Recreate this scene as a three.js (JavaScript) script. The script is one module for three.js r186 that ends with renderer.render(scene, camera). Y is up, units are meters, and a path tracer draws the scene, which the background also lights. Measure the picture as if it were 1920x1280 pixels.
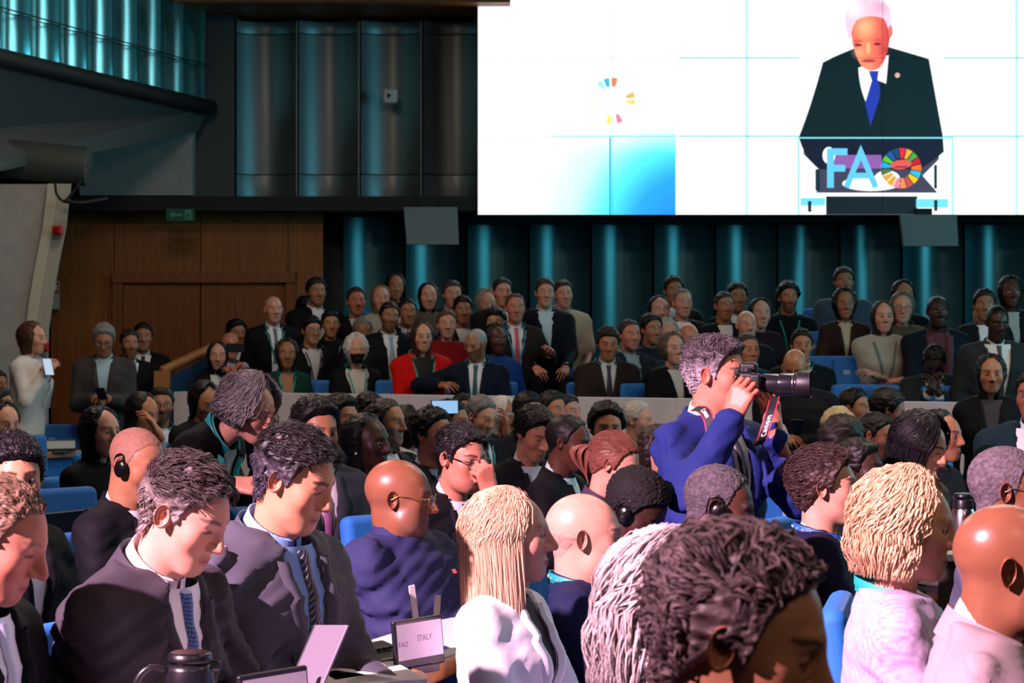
import * as THREE from 'three';
import { RectAreaLightUniformsLib } from 'three/addons/lights/RectAreaLightUniformsLib.js';
import { RoundedBoxGeometry } from 'three/addons/geometries/RoundedBoxGeometry.js';

// ---------------------------------------------------------------- camera, lights, exposure
const F = 4000, EYE = 1.58;                                  // focal length in pixels of the 1920x1280 frame, lens height
const scene = new THREE.Scene();
scene.background = new THREE.Color(0x000000);
const camera = new THREE.PerspectiveCamera(2 * Math.atan(640 / F) * 180 / Math.PI, 1.5, 0.1, 80);
camera.position.set(0, EYE, 0); camera.lookAt(0, EYE, -10);
camera.focus = 6.2; camera.userData.fStop = 11;
const renderer = new THREE.WebGLRenderer({ antialias: true });
renderer.toneMapping = THREE.LinearToneMapping; renderer.toneMappingExposure = 1.0;
renderer.shadowMap.enabled = true;
RectAreaLightUniformsLib.init();
const V3 = (x, y, z) => new THREE.Vector3(x, y, z);
const lin = (r, g, b) => new THREE.Color().setRGB(r, g, b);
// follow spot on the left side wall, washing the front rows
const SPOT = V3(-5.6, 5.6, -0.4), SPOTAIM = V3(0.0, 1.05, -5.1);
const key = new THREE.SpotLight(lin(1, 0.58, 0.76), 1200, 0, 0.375, 0.5, 2);
key.position.copy(SPOT); key.target.position.copy(SPOTAIM); key.castShadow = true; key.shadow.radius = 5; key.shadow.mapSize.set(2048, 2048);
scene.add(key, key.target);
function areaLight(color, intensity, w, h, pos, aim) {
  const l = new THREE.RectAreaLight(color, intensity, w, h);
  l.position.set(...pos); l.lookAt(...aim); l.castShadow = true; scene.add(l); return l;
}
const CEIL = 5.3;
const CEILLIGHTS = [[-2.4, -11.2, 1.1], [1.8, -10.0, 1.0], [-2.3, -15.2, 0.6], [3.8, -11.4, 0.8], [3.4, -4.6, 0.6], [2.0, 0.4, 0.7]];  // last two panels are added fill, lifting front-row faces out of shadow
for (const [x, z, k] of CEILLIGHTS) areaLight(lin(1, 0.80, 0.66), 11 * k, 1.5, 1.5, [x, CEIL - 0.08, z], [x, 0, z]);
// light of the video wall and of the stage screen out of frame on the right
areaLight(lin(0.62, 0.95, 1.0), 1.1, 6.2, 2.9, [2.9, 4.3, -20.1], [2.0, 1.2, -8]);
areaLight(lin(0.25, 0.85, 1.0), 3.2, 6.0, 2.6, [8.1, 3.4, -12.2], [-2, 2.0, -15]);

// ---------------------------------------------------------------- small helpers
let seed = 7; const rnd = () => { seed = (seed * 1664525 + 1013904223) >>> 0; return seed / 4294967296; };
const rr = (a, b) => a + (b - a) * rnd();
const W = (px, py, d) => [(px - 960) / F * d, EYE - (py - 640) / F * d, -d];   // direction of a pixel taken to a chosen distance
const D2R = Math.PI / 180, clamp = (x, a, b) => x < a ? a : x > b ? b : x, lerp = (a, b, t) => a + (b - a) * t;
const sst = (a, b, x) => { const t = clamp((x - a) / (b - a), 0, 1); return t * t * (3 - 2 * t); };
const smin = (a, b, k) => { const h = Math.max(k - Math.abs(a - b), 0) / k; return Math.min(a, b) - h * h * k * 0.25; };
const hash = (x, y, z) => { let n = Math.imul(x, 374761393) + Math.imul(y, 668265263) + Math.imul(z, 2147483647 ^ 0x5bd1e995); n = Math.imul(n ^ (n >>> 13), 1274126177); return ((n ^ (n >>> 16)) >>> 0) / 4294967296; };
function noise(x, y, z) {
  const i = Math.floor(x), j = Math.floor(y), k = Math.floor(z); let u = x - i, v = y - j, w = z - k;
  u *= u * (3 - 2 * u); v *= v * (3 - 2 * v); w *= w * (3 - 2 * w);
  const L = (a, b, t) => a + (b - a) * t;
  return L(L(L(hash(i, j, k), hash(i + 1, j, k), u), L(hash(i, j + 1, k), hash(i + 1, j + 1, k), u), v), L(L(hash(i, j, k + 1), hash(i + 1, j, k + 1), u), L(hash(i, j + 1, k + 1), hash(i + 1, j + 1, k + 1), u), v), w) * 2 - 1;
}
const used = {};
const numbered = n => { const k = used[n] = (used[n] ?? -1) + 1; return k ? `${n}_${String(k).padStart(3, '0')}` : n; };
const mats = {};
function mat(color, rough = 0.85, o = {}) {
  const key = JSON.stringify([color, rough, o]);
  if (!mats[key]) { const m = new THREE.MeshPhysicalMaterial({ color, roughness: rough, ...o }); m.side = THREE.DoubleSide; mats[key] = m; }
  return mats[key];
}
function tag(o, label, category, group, kind) {
  if (label) o.userData.label = label; if (category) o.userData.category = category;
  if (group) o.userData.group = group; if (kind) o.userData.kind = kind; return o;
}
function mesh(name, geo, m, parent) {
  const o = new THREE.Mesh(geo, m); o.name = parent && parent !== scene ? name : numbered(name);
  o.castShadow = o.receiveShadow = true; (parent || scene).add(o); return o;
}
function thing(name, label, category, pos = [0, 0, 0], turn = 0, group) {
  const o = new THREE.Group(); o.name = numbered(name); o.position.set(...pos); o.rotation.y = turn; scene.add(o);
  return tag(o, label, category, group);
}
// plain triangle soups: {p, i, c?, u?}
const soup = () => ({ p: [], i: [], c: [], u: [] });
function add(dst, g, m, col) {
  const o = dst.p.length / 3, v = V3(), n = g.p.length / 3;
  for (let k = 0; k < n; k++) {
    v.set(g.p[3 * k], g.p[3 * k + 1], g.p[3 * k + 2]); if (m) v.applyMatrix4(m); dst.p.push(v.x, v.y, v.z);
    if (col) dst.c.push(col.r, col.g, col.b); else if (g.c && g.c.length) dst.c.push(g.c[3 * k], g.c[3 * k + 1], g.c[3 * k + 2]);
    if (g.u && g.u.length) dst.u.push(g.u[2 * k], g.u[2 * k + 1]);
  }
  const flip = m && m.determinant() < 0;
  for (let k = 0; k < g.i.length; k += 3) flip ? dst.i.push(g.i[k] + o, g.i[k + 2] + o, g.i[k + 1] + o) : dst.i.push(g.i[k] + o, g.i[k + 1] + o, g.i[k + 2] + o);
  return dst;
}
function geo(g) {
  const b = new THREE.BufferGeometry(); b.setAttribute('position', new THREE.Float32BufferAttribute(g.p, 3));
  const n = g.p.length / 3;
  if (g.c && g.c.length === g.p.length) b.setAttribute('color', new THREE.Float32BufferAttribute(g.c, 3));
  if (g.u && g.u.length === n * 2) b.setAttribute('uv', new THREE.Float32BufferAttribute(g.u, 2));
  b.setIndex(g.i); b.computeVertexNormals(); return b;
}
function gridIdx(i, nu, nv, wrap, flip) {   // (nv rows) x (nu columns)
  for (let r = 0; r < nv - 1; r++) for (let c = 0; c < (wrap ? nu : nu - 1); c++) {
    const a = r * nu + c, b = r * nu + (c + 1) % nu, d = a + nu, e = b + nu;
    flip ? i.push(a, d, b, b, d, e) : i.push(a, b, d, b, e, d);
  }
}
const sub = (a, b) => [a[0] - b[0], a[1] - b[1], a[2] - b[2]], plus = (a, b, k = 1) => [a[0] + b[0] * k, a[1] + b[1] * k, a[2] + b[2] * k];
const dot = (a, b) => a[0] * b[0] + a[1] * b[1] + a[2] * b[2], len = a => Math.hypot(a[0], a[1], a[2]), unit = a => { const l = len(a) || 1; return [a[0] / l, a[1] / l, a[2] / l]; };
const cross = (a, b) => [a[1] * b[2] - a[2] * b[1], a[2] * b[0] - a[0] * b[2], a[0] * b[1] - a[1] * b[0]], mix3 = (a, b, t) => [lerp(a[0], b[0], t), lerp(a[1], b[1], t), lerp(a[2], b[2], t)];
// tube along points; radius r(t) ; flat < 1 squeezes it along the given normal
function tube(pts, r, sides = 6, o = {}) {
  const g = soup(), n = pts.length; let side = null;
  for (let k = 0; k < n; k++) {
    const t = unit(sub(pts[Math.min(k + 1, n - 1)], pts[Math.max(k - 1, 0)]));
    let nn = o.normals ? o.normals[k] : side || (Math.abs(t[1]) < 0.9 ? [0, 1, 0] : [1, 0, 0]);
    const b = unit(cross(t, nn)); nn = cross(b, t); side = nn;
    const R = typeof r === 'function' ? r(k / (n - 1)) : Array.isArray(r) ? r[k] : r;
    for (let s = 0; s < sides; s++) { const a = s / sides * 2 * Math.PI, x = Math.cos(a) * R, y = Math.sin(a) * R * (o.flat ?? 1); for (let q = 0; q < 3; q++) g.p.push(pts[k][q] + b[q] * x + nn[q] * y); }
  }
  gridIdx(g.i, sides, n, true);
  if (o.caps !== false) for (const e of [0, n - 1]) { const c = g.p.length / 3; g.p.push(...pts[e]); for (let s = 0; s < sides; s++) { const a = e * sides + s, b = e * sides + (s + 1) % sides; e ? g.i.push(c, a, b) : g.i.push(c, b, a); } }
  return g;
}
function spline(pts, n) { const c = new THREE.CatmullRomCurve3(pts.map(p => V3(...p))); return c.getPoints(n).map(v => [v.x, v.y, v.z]); }
function boxSoup(x, y, z, w, h, d) { const b = new THREE.BoxGeometry(w, h, d); b.translate(x, y, z); return { p: Array.from(b.attributes.position.array), i: Array.from(b.index.array), c: [], u: [] }; }
function fromGeo(b) { return { p: Array.from(b.attributes.position.array), i: b.index ? Array.from(b.index.array) : Array.from({ length: b.attributes.position.count }, (_, k) => k), c: [], u: [] }; }
// box with rounded edges, as a BufferGeometry at a place
function rbox(w, h, d, r = 0.01, seg = 2, x = 0, y = 0, z = 0) { const b = new RoundedBoxGeometry(w, h, d, seg, Math.min(r, w / 2.01, h / 2.01, d / 2.01)); b.translate(x, y, z); return b; }
// surface nets of a distance field
function nets(f, lo, hi, c) {
  const nx = Math.ceil((hi[0] - lo[0]) / c) + 1, ny = Math.ceil((hi[1] - lo[1]) / c) + 1, nz = Math.ceil((hi[2] - lo[2]) / c) + 1;
  const g = new Float32Array(nx * ny * nz), B = 4, R = B * c * 0.95 + c;
  for (let bz = 0; bz < nz; bz += B) for (let by = 0; by < ny; by += B) for (let bx = 0; bx < nx; bx += B) {
    const d0 = f(lo[0] + (bx + 1.5) * c, lo[1] + (by + 1.5) * c, lo[2] + (bz + 1.5) * c), ev = Math.abs(d0) < R;
    for (let k = bz; k < Math.min(bz + B, nz); k++) for (let j = by; j < Math.min(by + B, ny); j++) for (let i = bx; i < Math.min(bx + B, nx); i++)
      g[(k * ny + j) * nx + i] = ev ? f(lo[0] + i * c, lo[1] + j * c, lo[2] + k * c) : d0;
  }
  const id = new Int32Array(nx * ny * nz).fill(-1), out = soup(), sx = 1, sy = nx, sz = nx * ny; let cnt = 0;
  const off = [0, sx, sy, sx + sy, sz, sx + sz, sy + sz, sx + sy + sz], E = [[0, 1], [2, 3], [4, 5], [6, 7], [0, 2], [1, 3], [4, 6], [5, 7], [0, 4], [1, 5], [2, 6], [3, 7]];
  for (let k = 0; k < nz - 1; k++) for (let j = 0; j < ny - 1; j++) for (let i = 0; i < nx - 1; i++) {
    const o = (k * ny + j) * nx + i; let m = 0; for (let q = 0; q < 8; q++) if (g[o + off[q]] < 0) m |= 1 << q;
    if (m === 0 || m === 255) continue;
    let x = 0, y = 0, z = 0, n = 0;
    for (const [a, b] of E) { const ga = g[o + off[a]], gb = g[o + off[b]]; if ((ga < 0) === (gb < 0)) continue; const t = ga / (ga - gb); x += lerp(a & 1, b & 1, t); y += lerp(a >> 1 & 1, b >> 1 & 1, t); z += lerp(a >> 2, b >> 2, t); n++; }
    id[o] = cnt++; out.p.push(lo[0] + (i + x / n) * c, lo[1] + (j + y / n) * c, lo[2] + (k + z / n) * c);
  }
  const quad = (a, b, c2, d, fl) => { if (a < 0 || b < 0 || c2 < 0 || d < 0) return; fl ? out.i.push(a, b, c2, a, c2, d) : out.i.push(a, c2, b, a, d, c2); };
  for (let k = 1; k < nz - 1; k++) for (let j = 1; j < ny - 1; j++) for (let i = 1; i < nx - 1; i++) {
    const o = (k * ny + j) * nx + i, s = g[o] < 0;
    if (s !== (g[o + sx] < 0)) quad(id[o - sy - sz], id[o - sz], id[o], id[o - sy], s);
    if (s !== (g[o + sy] < 0)) quad(id[o - sx - sz], id[o - sx], id[o], id[o - sz], s);
    if (s !== (g[o + sz] < 0)) quad(id[o - sx - sy], id[o - sy], id[o], id[o - sx], s);
  }
  return out;
}
function cap(x, y, z, a, b, ra, rb) {
  const bx = b[0] - a[0], by = b[1] - a[1], bz = b[2] - a[2], px = x - a[0], py = y - a[1], pz = z - a[2];
  const h = clamp((px * bx + py * by + pz * bz) / (bx * bx + by * by + bz * bz + 1e-9), 0, 1);
  const dx = px - bx * h, dy = py - by * h, dz = pz - bz * h; return Math.sqrt(dx * dx + dy * dy + dz * dz) - ra - (rb - ra) * h;
}
function ell(x, y, z, cx, cy, cz, a, b, c) {
  x = (x - cx) / a; y = (y - cy) / b; z = (z - cz) / c; const k0 = Math.sqrt(x * x + y * y + z * z); if (k0 < 1e-6) return -Math.min(a, b, c);
  x /= a; y /= b; z /= c; return k0 * (k0 - 1) / Math.sqrt(x * x + y * y + z * z);
}
// ---------------------------------------------------------------- heads
function headField(v, nb) {       // head in its own frame: +z face, +y up, origin between the ears
  const f = v.f ? 1 : 0, jw = (f ? 0.043 : 0.049) * v.jaw, ch = f ? 0.014 : 0.018, nl = v.nose, fw = v.wide;
  const a = [0, -0.058, -0.022], nr = (f ? 0.045 : 0.053) * v.neck;
  return (x0, y, z) => {
    const x = Math.abs(x0) / fw;
    let d = ell(x, y, z, 0, 0.026, -0.014, 0.073, 0.087, 0.097);
    d = smin(d, ell(x, y, z, 0, -0.012, 0.030, 0.062, 0.085, 0.058), 0.03);
    d = smin(d, ell(x, y, z, 0, -0.072, 0.032, jw, 0.040, 0.050), 0.035);
    d = smin(d, cap(x, y, z, [0, -0.100, 0.064], [0.012, -0.099, 0.062], ch, ch), 0.03);
    d = smin(d, ell(x, y, z, 0.042, -0.024, 0.056, 0.020, 0.022, 0.020), 0.025);
    if (v.fat > 0) d = smin(d, ell(x, y, z, 0.03, -0.072, 0.03, 0.034, 0.035, 0.04) - 0.012 * v.fat, 0.03);
    d = smin(d, cap(x, y, z, [0, 0.024, 0.080], [0.034, 0.022, 0.072], f ? 0.0085 : 0.011, 0.009), 0.016);
    const e = ell(x, y, z, 0.031, 0.001, 0.098, 0.019, 0.013, 0.017); d = -smin(-d, e, 0.012);
    d = smin(d, ell(x, y, z, 0.031, 0.001, 0.0735, 0.0135, 0.0115, 0.0120), 0.005);
    d = smin(d, cap(x, y, z, [0, 0.014, 0.086], [0, -0.030, 0.086 + 0.023 * nl], 0.0085, 0.0110), 0.012);
    d = smin(d, ell(x, y, z, 0.0115, -0.034, 0.094, 0.0095, 0.0085, 0.012), 0.008);
    d = smin(d, ell(x, y, z, 0, -0.064, 0.081, 0.021, 0.0055, 0.0115), 0.007);
    d = smin(d, ell(x, y, z, 0, -0.0745, 0.0795, 0.018, 0.0060, 0.0115), 0.007);
    d = smin(d, cap(x0, y, z, a, nb, nr, nr * 1.08), 0.022);
    return d;
  };
}
function trace(f, x, y, z, r = 0.30) { for (let k = 0; k < 40; k++) { const d = f(x * r, y * r, z * r); if (d < 0.0003) break; r -= d * 0.92; if (r < 0.02) break; } return r; }
function starDirs(nu, nv) {
  const a = []; for (let j = 0; j <= nv; j++) { const th = lerp(0.015, Math.PI - 0.05, j / nv); for (let i = 0; i < nu; i++) { const t = (i / nu) * 2 * Math.PI - Math.PI, ph = t - 0.42 * Math.sin(t); a.push([Math.sin(th) * Math.sin(ph), Math.cos(th), Math.sin(th) * Math.cos(ph)]); } } return a;
}
const DIRS = [[124, 94], [62, 48], [42, 32]].map(([u, v]) => ({ nu: u, nv: v, d: starDirs(u, v) }));
// signed height over the hairline, positive where hair grows
const LINE = { x: [-0.12, -0.085, -0.055, -0.03, 0.0, 0.022, 0.034, 0.05, 0.066, 0.12], y: [-0.082, -0.078, -0.070, -0.036, -0.004, -0.020, 0.030, 0.056, 0.070, 0.082] };
const pw = (T, x) => { const X = T.x, Y = T.y; if (x <= X[0]) return Y[0]; for (let k = 1; k < X.length; k++) if (x <= X[k]) return lerp(Y[k - 1], Y[k], (x - X[k - 1]) / (X[k] - X[k - 1])); return Y[Y.length - 1]; };
function hairMask(h, p, s) {
  const n = noise(p[0] * 60 + s, p[1] * 60, p[2] * 60) * 0.004 + noise(p[0] * 24 + s, p[1] * 24, p[2] * 24) * 0.006;
  if (h.t === 'long' || h.t === 'bob' || h.t === 'hood') {
    const ph = Math.abs(Math.atan2(p[0], p[2])), top = p[1] - (0.083 - 0.28 * Math.abs(p[0])) - (h.rec || 0);
    const side = (ph - (h.open ?? 1.05) - (h.t === 'hood' ? -0.1 : 0)) * 0.07; return Math.max(Math.min(top + Math.max(side, -0.02), 0.03), side) + n;
  }
  let m = p[1] - pw(LINE, p[2]) - (h.rec || 0) * sst(0.0, 0.07, p[2]) * (1 - 0.35 * sst(0.03, 0, Math.abs(p[0]))) + n;
  if (h.t === 'fringe') m = Math.min(m, (h.top ?? 0.045) - p[1] - 0.6 * Math.max(p[2] + 0.02, 0));
  return m;
}
function lockGeo(dst, pts, w, normals, col, flat = 0.45, sides = 5) {
  add(dst, tube(pts, t => w * (0.25 + 0.95 * Math.sin(Math.PI * Math.min(1, 0.15 + t * 0.8))), sides, { normals, flat, caps: false }), null, col);
}
const shade = (c, k) => new THREE.Color(c.r * k, c.g * k, c.b * k);
function makeHair(h, q, field, nb, R) {
  // R: head radii on the direction grid; returns a coloured soup in the head frame
  const G = DIRS[q], g = soup(), th = h.th ?? 0.016, s = h.s ?? rnd() * 50, c1 = new THREE.Color(h.c), c2 = new THREE.Color(h.c2 ?? h.c);
  const L = h.len ?? 0.26, isLong = h.t === 'long' || h.t === 'bob' || h.t === 'hood', wd = h.wd ?? 1;
  const outF = isLong ? (x, y, z) => {
    let d = ell(x, y, z, 0, 0.026, -0.018, 0.076 + th * wd, 0.088 + th, 0.100 + th);
    const t = h.t === 'bob' ? [[0, 0, -0.028], [0, -L, -0.034], 0.086 * wd, 0.070 * wd] : [[0, -0.01, -0.030], [0, -L, -0.050], q === 0 ? 0.086 : 0.080, q === 0 ? 0.076 : 0.062];
    return smin(d, cap(x, y, z, t[0], t[1], t[2], t[3]), 0.04);
  } : null;
  const rough = h.rough ?? (q === 0 ? 0.006 : isLong ? 0.006 : 0.007), fr = h.fr ?? 45, puff = h.puff ?? (q ? rr(0, 0.010) : 0), volT = h.vt ?? 1;
  const rOut = (d, rh) => {
    let r; if (isLong) r = Math.max(trace(outF, d[0], d[1], d[2], 0.55), rh * 0.9);
    else { const up = sst(-0.2, 0.85, d[1]), fw = sst(0.1, 0.8, d[2]) * up; r = rh + th * lerp(h.side ?? 0.55, volT, up) + puff * fw; }
    return r + rough * (noise(d[0] * fr * 0.2 + s, d[1] * fr * 0.2, d[2] * fr * 0.2) + 0.6 * noise(d[0] * fr + s, d[1] * fr * 0.5, d[2] * fr * 0.5));
  };
  const colAt = (p, k) => {
    let m = h.grey === 'sides' ? sst(0.055, -0.01, p[1]) : h.grey === 'mix' ? 0.5 + 0.8 * noise(p[0] * 260, p[1] * 160, p[2] * 260) : 0; m = clamp(m, 0, 1);
    const v = 1 + (h.var ?? 0.3) * k; return new THREE.Color(lerp(c1.r, c2.r, m) * v, lerp(c1.g, c2.g, m) * v, lerp(c1.b, c2.b, m) * v);
  };
  const keep = [];
  G.d.forEach((d, k) => {
    const rh = R[k], ph = [d[0] * Math.min(rh, 0.14), d[1] * Math.min(rh, 0.14), d[2] * Math.min(rh, 0.14)], m = hairMask(h, ph, s);
    keep.push(m > -0.008); const a = sst(-0.004, h.edge ?? [0.014, 0.02, 0.03][q], m), ro = m > -0.008 ? rOut(d, rh) : rh, r = lerp(rh - 0.004, ro, a), p = [d[0] * r, d[1] * r, d[2] * r];
    g.p.push(...p); const c = colAt(p, noise(d[0] * 40 + s, d[1] * 14, d[2] * 40)); g.c.push(c.r, c.g, c.b);
  });
  const t = []; gridIdx(t, G.nu, G.nv + 1, true, true);
  for (let k = 0; k < t.length; k += 3) if (keep[t[k]] && keep[t[k + 1]] && keep[t[k + 2]]) g.i.push(t[k], t[k + 1], t[k + 2]);
  const headR = d => trace(field, d[0], d[1], d[2]);
  if (h.locks && isLong) for (let k = 0; k < h.locks; k++) {            // strands that fall from the crown
    const side = rnd() < 0.5 ? -1 : 1, ph = side * rr((h.open ?? 1.05) - 0.04, Math.PI), th0 = rr(0.05, 0.5), lay = rr(-0.0015, 0.0015), pts = [], nn = [], curl = h.curl ?? 0, f1 = rr(0, 6), len2 = (L + (h.t === 'bob' ? 0.06 : 0.05)) * rr(0.9, 1.06), n = 13, ph0 = rnd() < 0.5 ? ph * rr(0.75, 1) : side * rr(0.2, 0.8) + ph * 0.35, tc = rr(0.34, 0.5);
    let last = null;
    for (let j = 0; j < n; j++) {
      const t = j / (n - 1); let p;
      const theta = th0 + t * 2.4, yy = 0.11 - t * (0.11 + len2);
      let pj = lerp(ph0, ph, sst(0, 0.42, t)) + curl * 0.22 * Math.sin(t * 9 + f1) * sst(0.1, 0.4, t); if (t > 0.3 && Math.abs(pj) < (h.open ?? 1.05)) pj = side * (h.open ?? 1.05);
      if (t < tc || !last) { const thh = lerp(th0, 1.70, Math.sin(t / tc * 1.5708)), d = [Math.sin(thh) * Math.sin(pj), Math.cos(thh), Math.sin(thh) * Math.cos(pj)], r = trace(outF, ...d, 0.5) + lay + curl * 0.008 * Math.sin(t * 14 + f1 * 2); p = d.map(x => x * r); }
      else { const u = (t - tc) / (1 - tc), y = lerp(last[1], -len2, u), x = last[0], z = last[2], cr = 1 + curl * 0.12 * Math.sin(u * 7 + f1) * Math.min(1, u * 3) - (h.t === 'bob' ? 0.22 * u * u : 0.02 * u); p = [x * cr, y, -0.035 + (z + 0.035) * cr]; }
      if (t < tc) last = p; p = [p[0] + 0.004 * Math.sin(t * 7 + f1), p[1], p[2] + 0.004 * Math.cos(t * 6 + f1)]; pts.push(p); nn.push(unit([p[0], 0.02, p[2] + 0.02]));
    }
    const kk = rr(-1, 1); const sp = spline(pts, 11); lockGeo(g, sp, rr(0.002, 0.0046) * (h.lw ?? 1), sp.map(p => unit([p[0], 0.35 * Math.max(p[1], 0) / 0.1 * 0.3, p[2] + 0.02])), colAt(pts[6], kk), 0.7, 3);
  }
  if (h.locks && !isLong) for (let k = 0; k < h.locks; k++) {            // short tufts combed over the scalp
    let d, rh, tr = 0, m; do { d = unit([rr(-1, 1), rr(-0.75, 1), rr(-1, 1)]); rh = headR(d); m = hairMask(h, d.map(x => x * Math.min(rh, 0.14)), s); if (Math.abs(d[0]) * rh > 0.055 && Math.abs(d[1] * rh - 0.005) < 0.048 && d[2] * rh > -0.035 && d[2] * rh < 0.045 && d[1] * rh < 0.046) m = 0; } while (m < 0.004 && ++tr < 40);
    if (m < 0.004) continue;
    const flow = h.flow ? h.flow(d) : [0, -0.2, -1], pts = [], nn = [], n = 5, ll = (h.ll ?? 0.035) * rr(0.7, 1.2) * (d[1] < 0.25 ? 0.55 : 1) * (d[2] > 0 ? clamp(m / 0.04, 0.3, 1) : 1), kk = rr(-1, 1), jit = [rr(-0.35, 0.35), rr(-0.35, 0.35), rr(-0.35, 0.35)];
    let dir = d; const lift = (h.lift ?? 0.006) * rr(0.4, 1.4);
    for (let j = 0; j < n; j++) {
      const r = rOut(dir, headR(dir)) + lift * Math.sin(j / (n - 1) * 2.6) - (j === 0 ? 0.004 : 0), p = dir.map(x => x * r); pts.push(p); nn.push(dir);
      const fl = plus(plus(flow, jit), dir, -dot(plus(flow, jit), dir)), u = unit(fl); dir = unit(plus(dir, u, ll / 4 / r));
    }
    lockGeo(g, pts, rr(0.0009, 0.0019) * (h.lw ?? 1), nn, colAt(pts[2], kk), 0.6, 3);
  }
  if (h.tail) {                                                        // pony tail or bun
    for (let k = 0; k < h.tail; k++) { const a = rr(0, 6.28), r = rr(0.006, 0.042), pts = []; for (let j = 0; j < 8; j++) { const t = j / 7, w = Math.sin(Math.PI * Math.min(1, t + 0.12)) * 1.25; pts.push([Math.cos(a) * r * w, 0.030 - t * (h.tl ?? 0.12) + 0.025 * Math.sin(t * 3) + Math.sin(a) * r * w * 0.3, -0.112 - 0.055 * Math.sin(t * 2.6) + t * (h.tl ?? 0.12) * 0.5 + Math.sin(a) * r * w]); } lockGeo(g, pts, rr(0.004, 0.007), null, colAt(pts[3], rr(-1, 1)), 0.7); }
  }
  return g;
}
function earGeo(q, sx) {
  const g = soup(), nu = q === 0 ? 22 : 12, nv = q === 0 ? 9 : 5;
  for (let j = 0; j < nv; j++) for (let i = 0; i < nu; i++) {
    const r = j / (nv - 1), a = i / nu * 2 * Math.PI, lobe = 1 - 0.22 * sst(0.2, 1, -Math.sin(a)), z = Math.cos(a) * 0.0168 * lobe * r, y = Math.sin(a) * 0.030 * r;
    const rim = 0.010 * Math.exp(-((r - 0.86) ** 2) / 0.012) - 0.005 * Math.exp(-(r * r) / 0.2) - (r > 0.95 ? 0.008 : 0) + 0.003 * Math.exp(-((r - 0.5) ** 2) / 0.02);
    g.p.push(sx * (0.0775 + rim - z * 0.45), y - 0.004 - z * 0.15, z - 0.006);
  }
  gridIdx(g.i, nu, nv, true, sx > 0); return g;
}
const SKIN = { fair: '#cf9680', pale: '#d8a894', ruddy: '#c27e68', asian: '#c48c6c', olive: '#ad7658', tan: '#a26f52', brown: '#7d4f39', dark: '#573527', deep: '#3c241b' };
function makeHead(o, q, nb, M) {
  // returns {skin, hair, R}; M carries head frame to group frame
  const v = { f: o.f, jaw: o.jaw ?? rr(0.93, 1.08), nose: o.nose ?? rr(0.8, 1.2), wide: o.wide ?? rr(0.95, 1.05), fat: o.fatf ?? 0, neck: o.neck ?? 1 };
  const field = headField(v, nb), G = DIRS[q], R = G.d.map(d => trace(field, d[0], d[1], d[2])), g = soup();
  const sk = new THREE.Color(SKIN[o.skin] || o.skin || SKIN.fair), hc = new THREE.Color(o.brow ?? o.hair?.c2 ?? o.hair?.c ?? '#3a2a20'), dk = sk.r < 0.12;
  const lip = new THREE.Color(sk.r * 0.86, sk.g * 0.58, sk.b * 0.62), red = new THREE.Color(sk.r * 1.02, sk.g * 0.80, sk.b * 0.76), white = new THREE.Color(0.48, 0.44, 0.42), iris = new THREE.Color('#2a1c14'), beard = new THREE.Color(o.beardc ?? o.hair?.c ?? '#2a2320');
  const c = new THREE.Color();
  G.d.forEach((d, k) => {
    const r = R[k], x = d[0] * r, y = d[1] * r, z = d[2] * r, ax = Math.abs(x); g.p.push(x, y, z); c.copy(sk);
    const fn = noise(x * 45 + 9, y * 45, z * 45); c.multiplyScalar(1 + 0.07 * fn);
    c.lerp(red, 0.8 * (Math.exp(-((ax - 0.042) ** 2 + (y + 0.03) ** 2) / 0.0006) + Math.exp(-(x * x + (y + 0.03) ** 2) / 0.0002)) * (z > 0.03 ? 1 : 0));
    if (z > 0.02) {
      const b = o.beard ?? 0;
      if (b) { const m = sst(0.010, -0.008, y + 0.046 - 0.35 * ax * (ax > 0.03 ? 1 : 0) - (z < 0.05 ? 0.035 : 0)) * sst(-0.125, -0.10, y); c.lerp(beard, b * m * (0.85 + 0.3 * fn)); }
      if (o.mask) { if (y < -0.028 && y > -0.115) c.set('#0c0c0e'); }
      else { const l = sst(1.15, 0.8, Math.hypot(x / 0.025, (y + 0.069) / 0.0115)); if (z > 0.06) c.lerp(o.lips ? new THREE.Color(o.lips) : lip, l); if (z > 0.06 && ax < 0.02 && Math.abs(y + 0.0692) < 0.0022) c.lerp(iris, 0.6); }
      const bx = clamp(ax, 0.015, 0.047), by = 0.0235 + 0.004 * Math.sin((bx - 0.015) / 0.032 * 2.6); const bd = Math.hypot(ax - bx, (y - by) * 1.3); c.lerp(hc, 0.85 * sst(0.0072, 0.0036, bd));
      const ex = (ax - 0.031) / 0.0135, ey = (y - 0.001) / (o.lids ? 0.003 : 0.0052), e = Math.hypot(ex, ey);
      if (e < 1.25 && z > 0.05) { if (o.lids) { if (Math.abs(ex) < 1) c.lerp(iris, 0.75); } else { c.lerp(iris, e > 0.85 ? 0.8 : 0); if (e < 0.9) c.copy(white); if (Math.hypot(ax - 0.031 - (o.gaze ?? 0) * Math.sign(x), y - 0.001) < 0.0058) c.copy(iris); } }
    }
    g.c.push(c.r, c.g, c.b);
  });
  const ti = []; gridIdx(ti, G.nu, G.nv + 1, true, true); g.i = ti;
  const skin = soup(); add(skin, g, M);
  const hideEars = o.hair && (o.hair.t === 'long' || o.hair.t === 'bob' || o.hair.t === 'hood') && !o.ears;
  if (!hideEars) for (const sx of [-1, 1]) add(skin, earGeo(q, sx), M, red);
  let hair = null; if (o.hair && o.hair.t !== 'bald') { hair = soup(); add(hair, makeHair(o.hair, q, field, nb, R), M); }
  return { skin, hair, sk };
}
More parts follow.
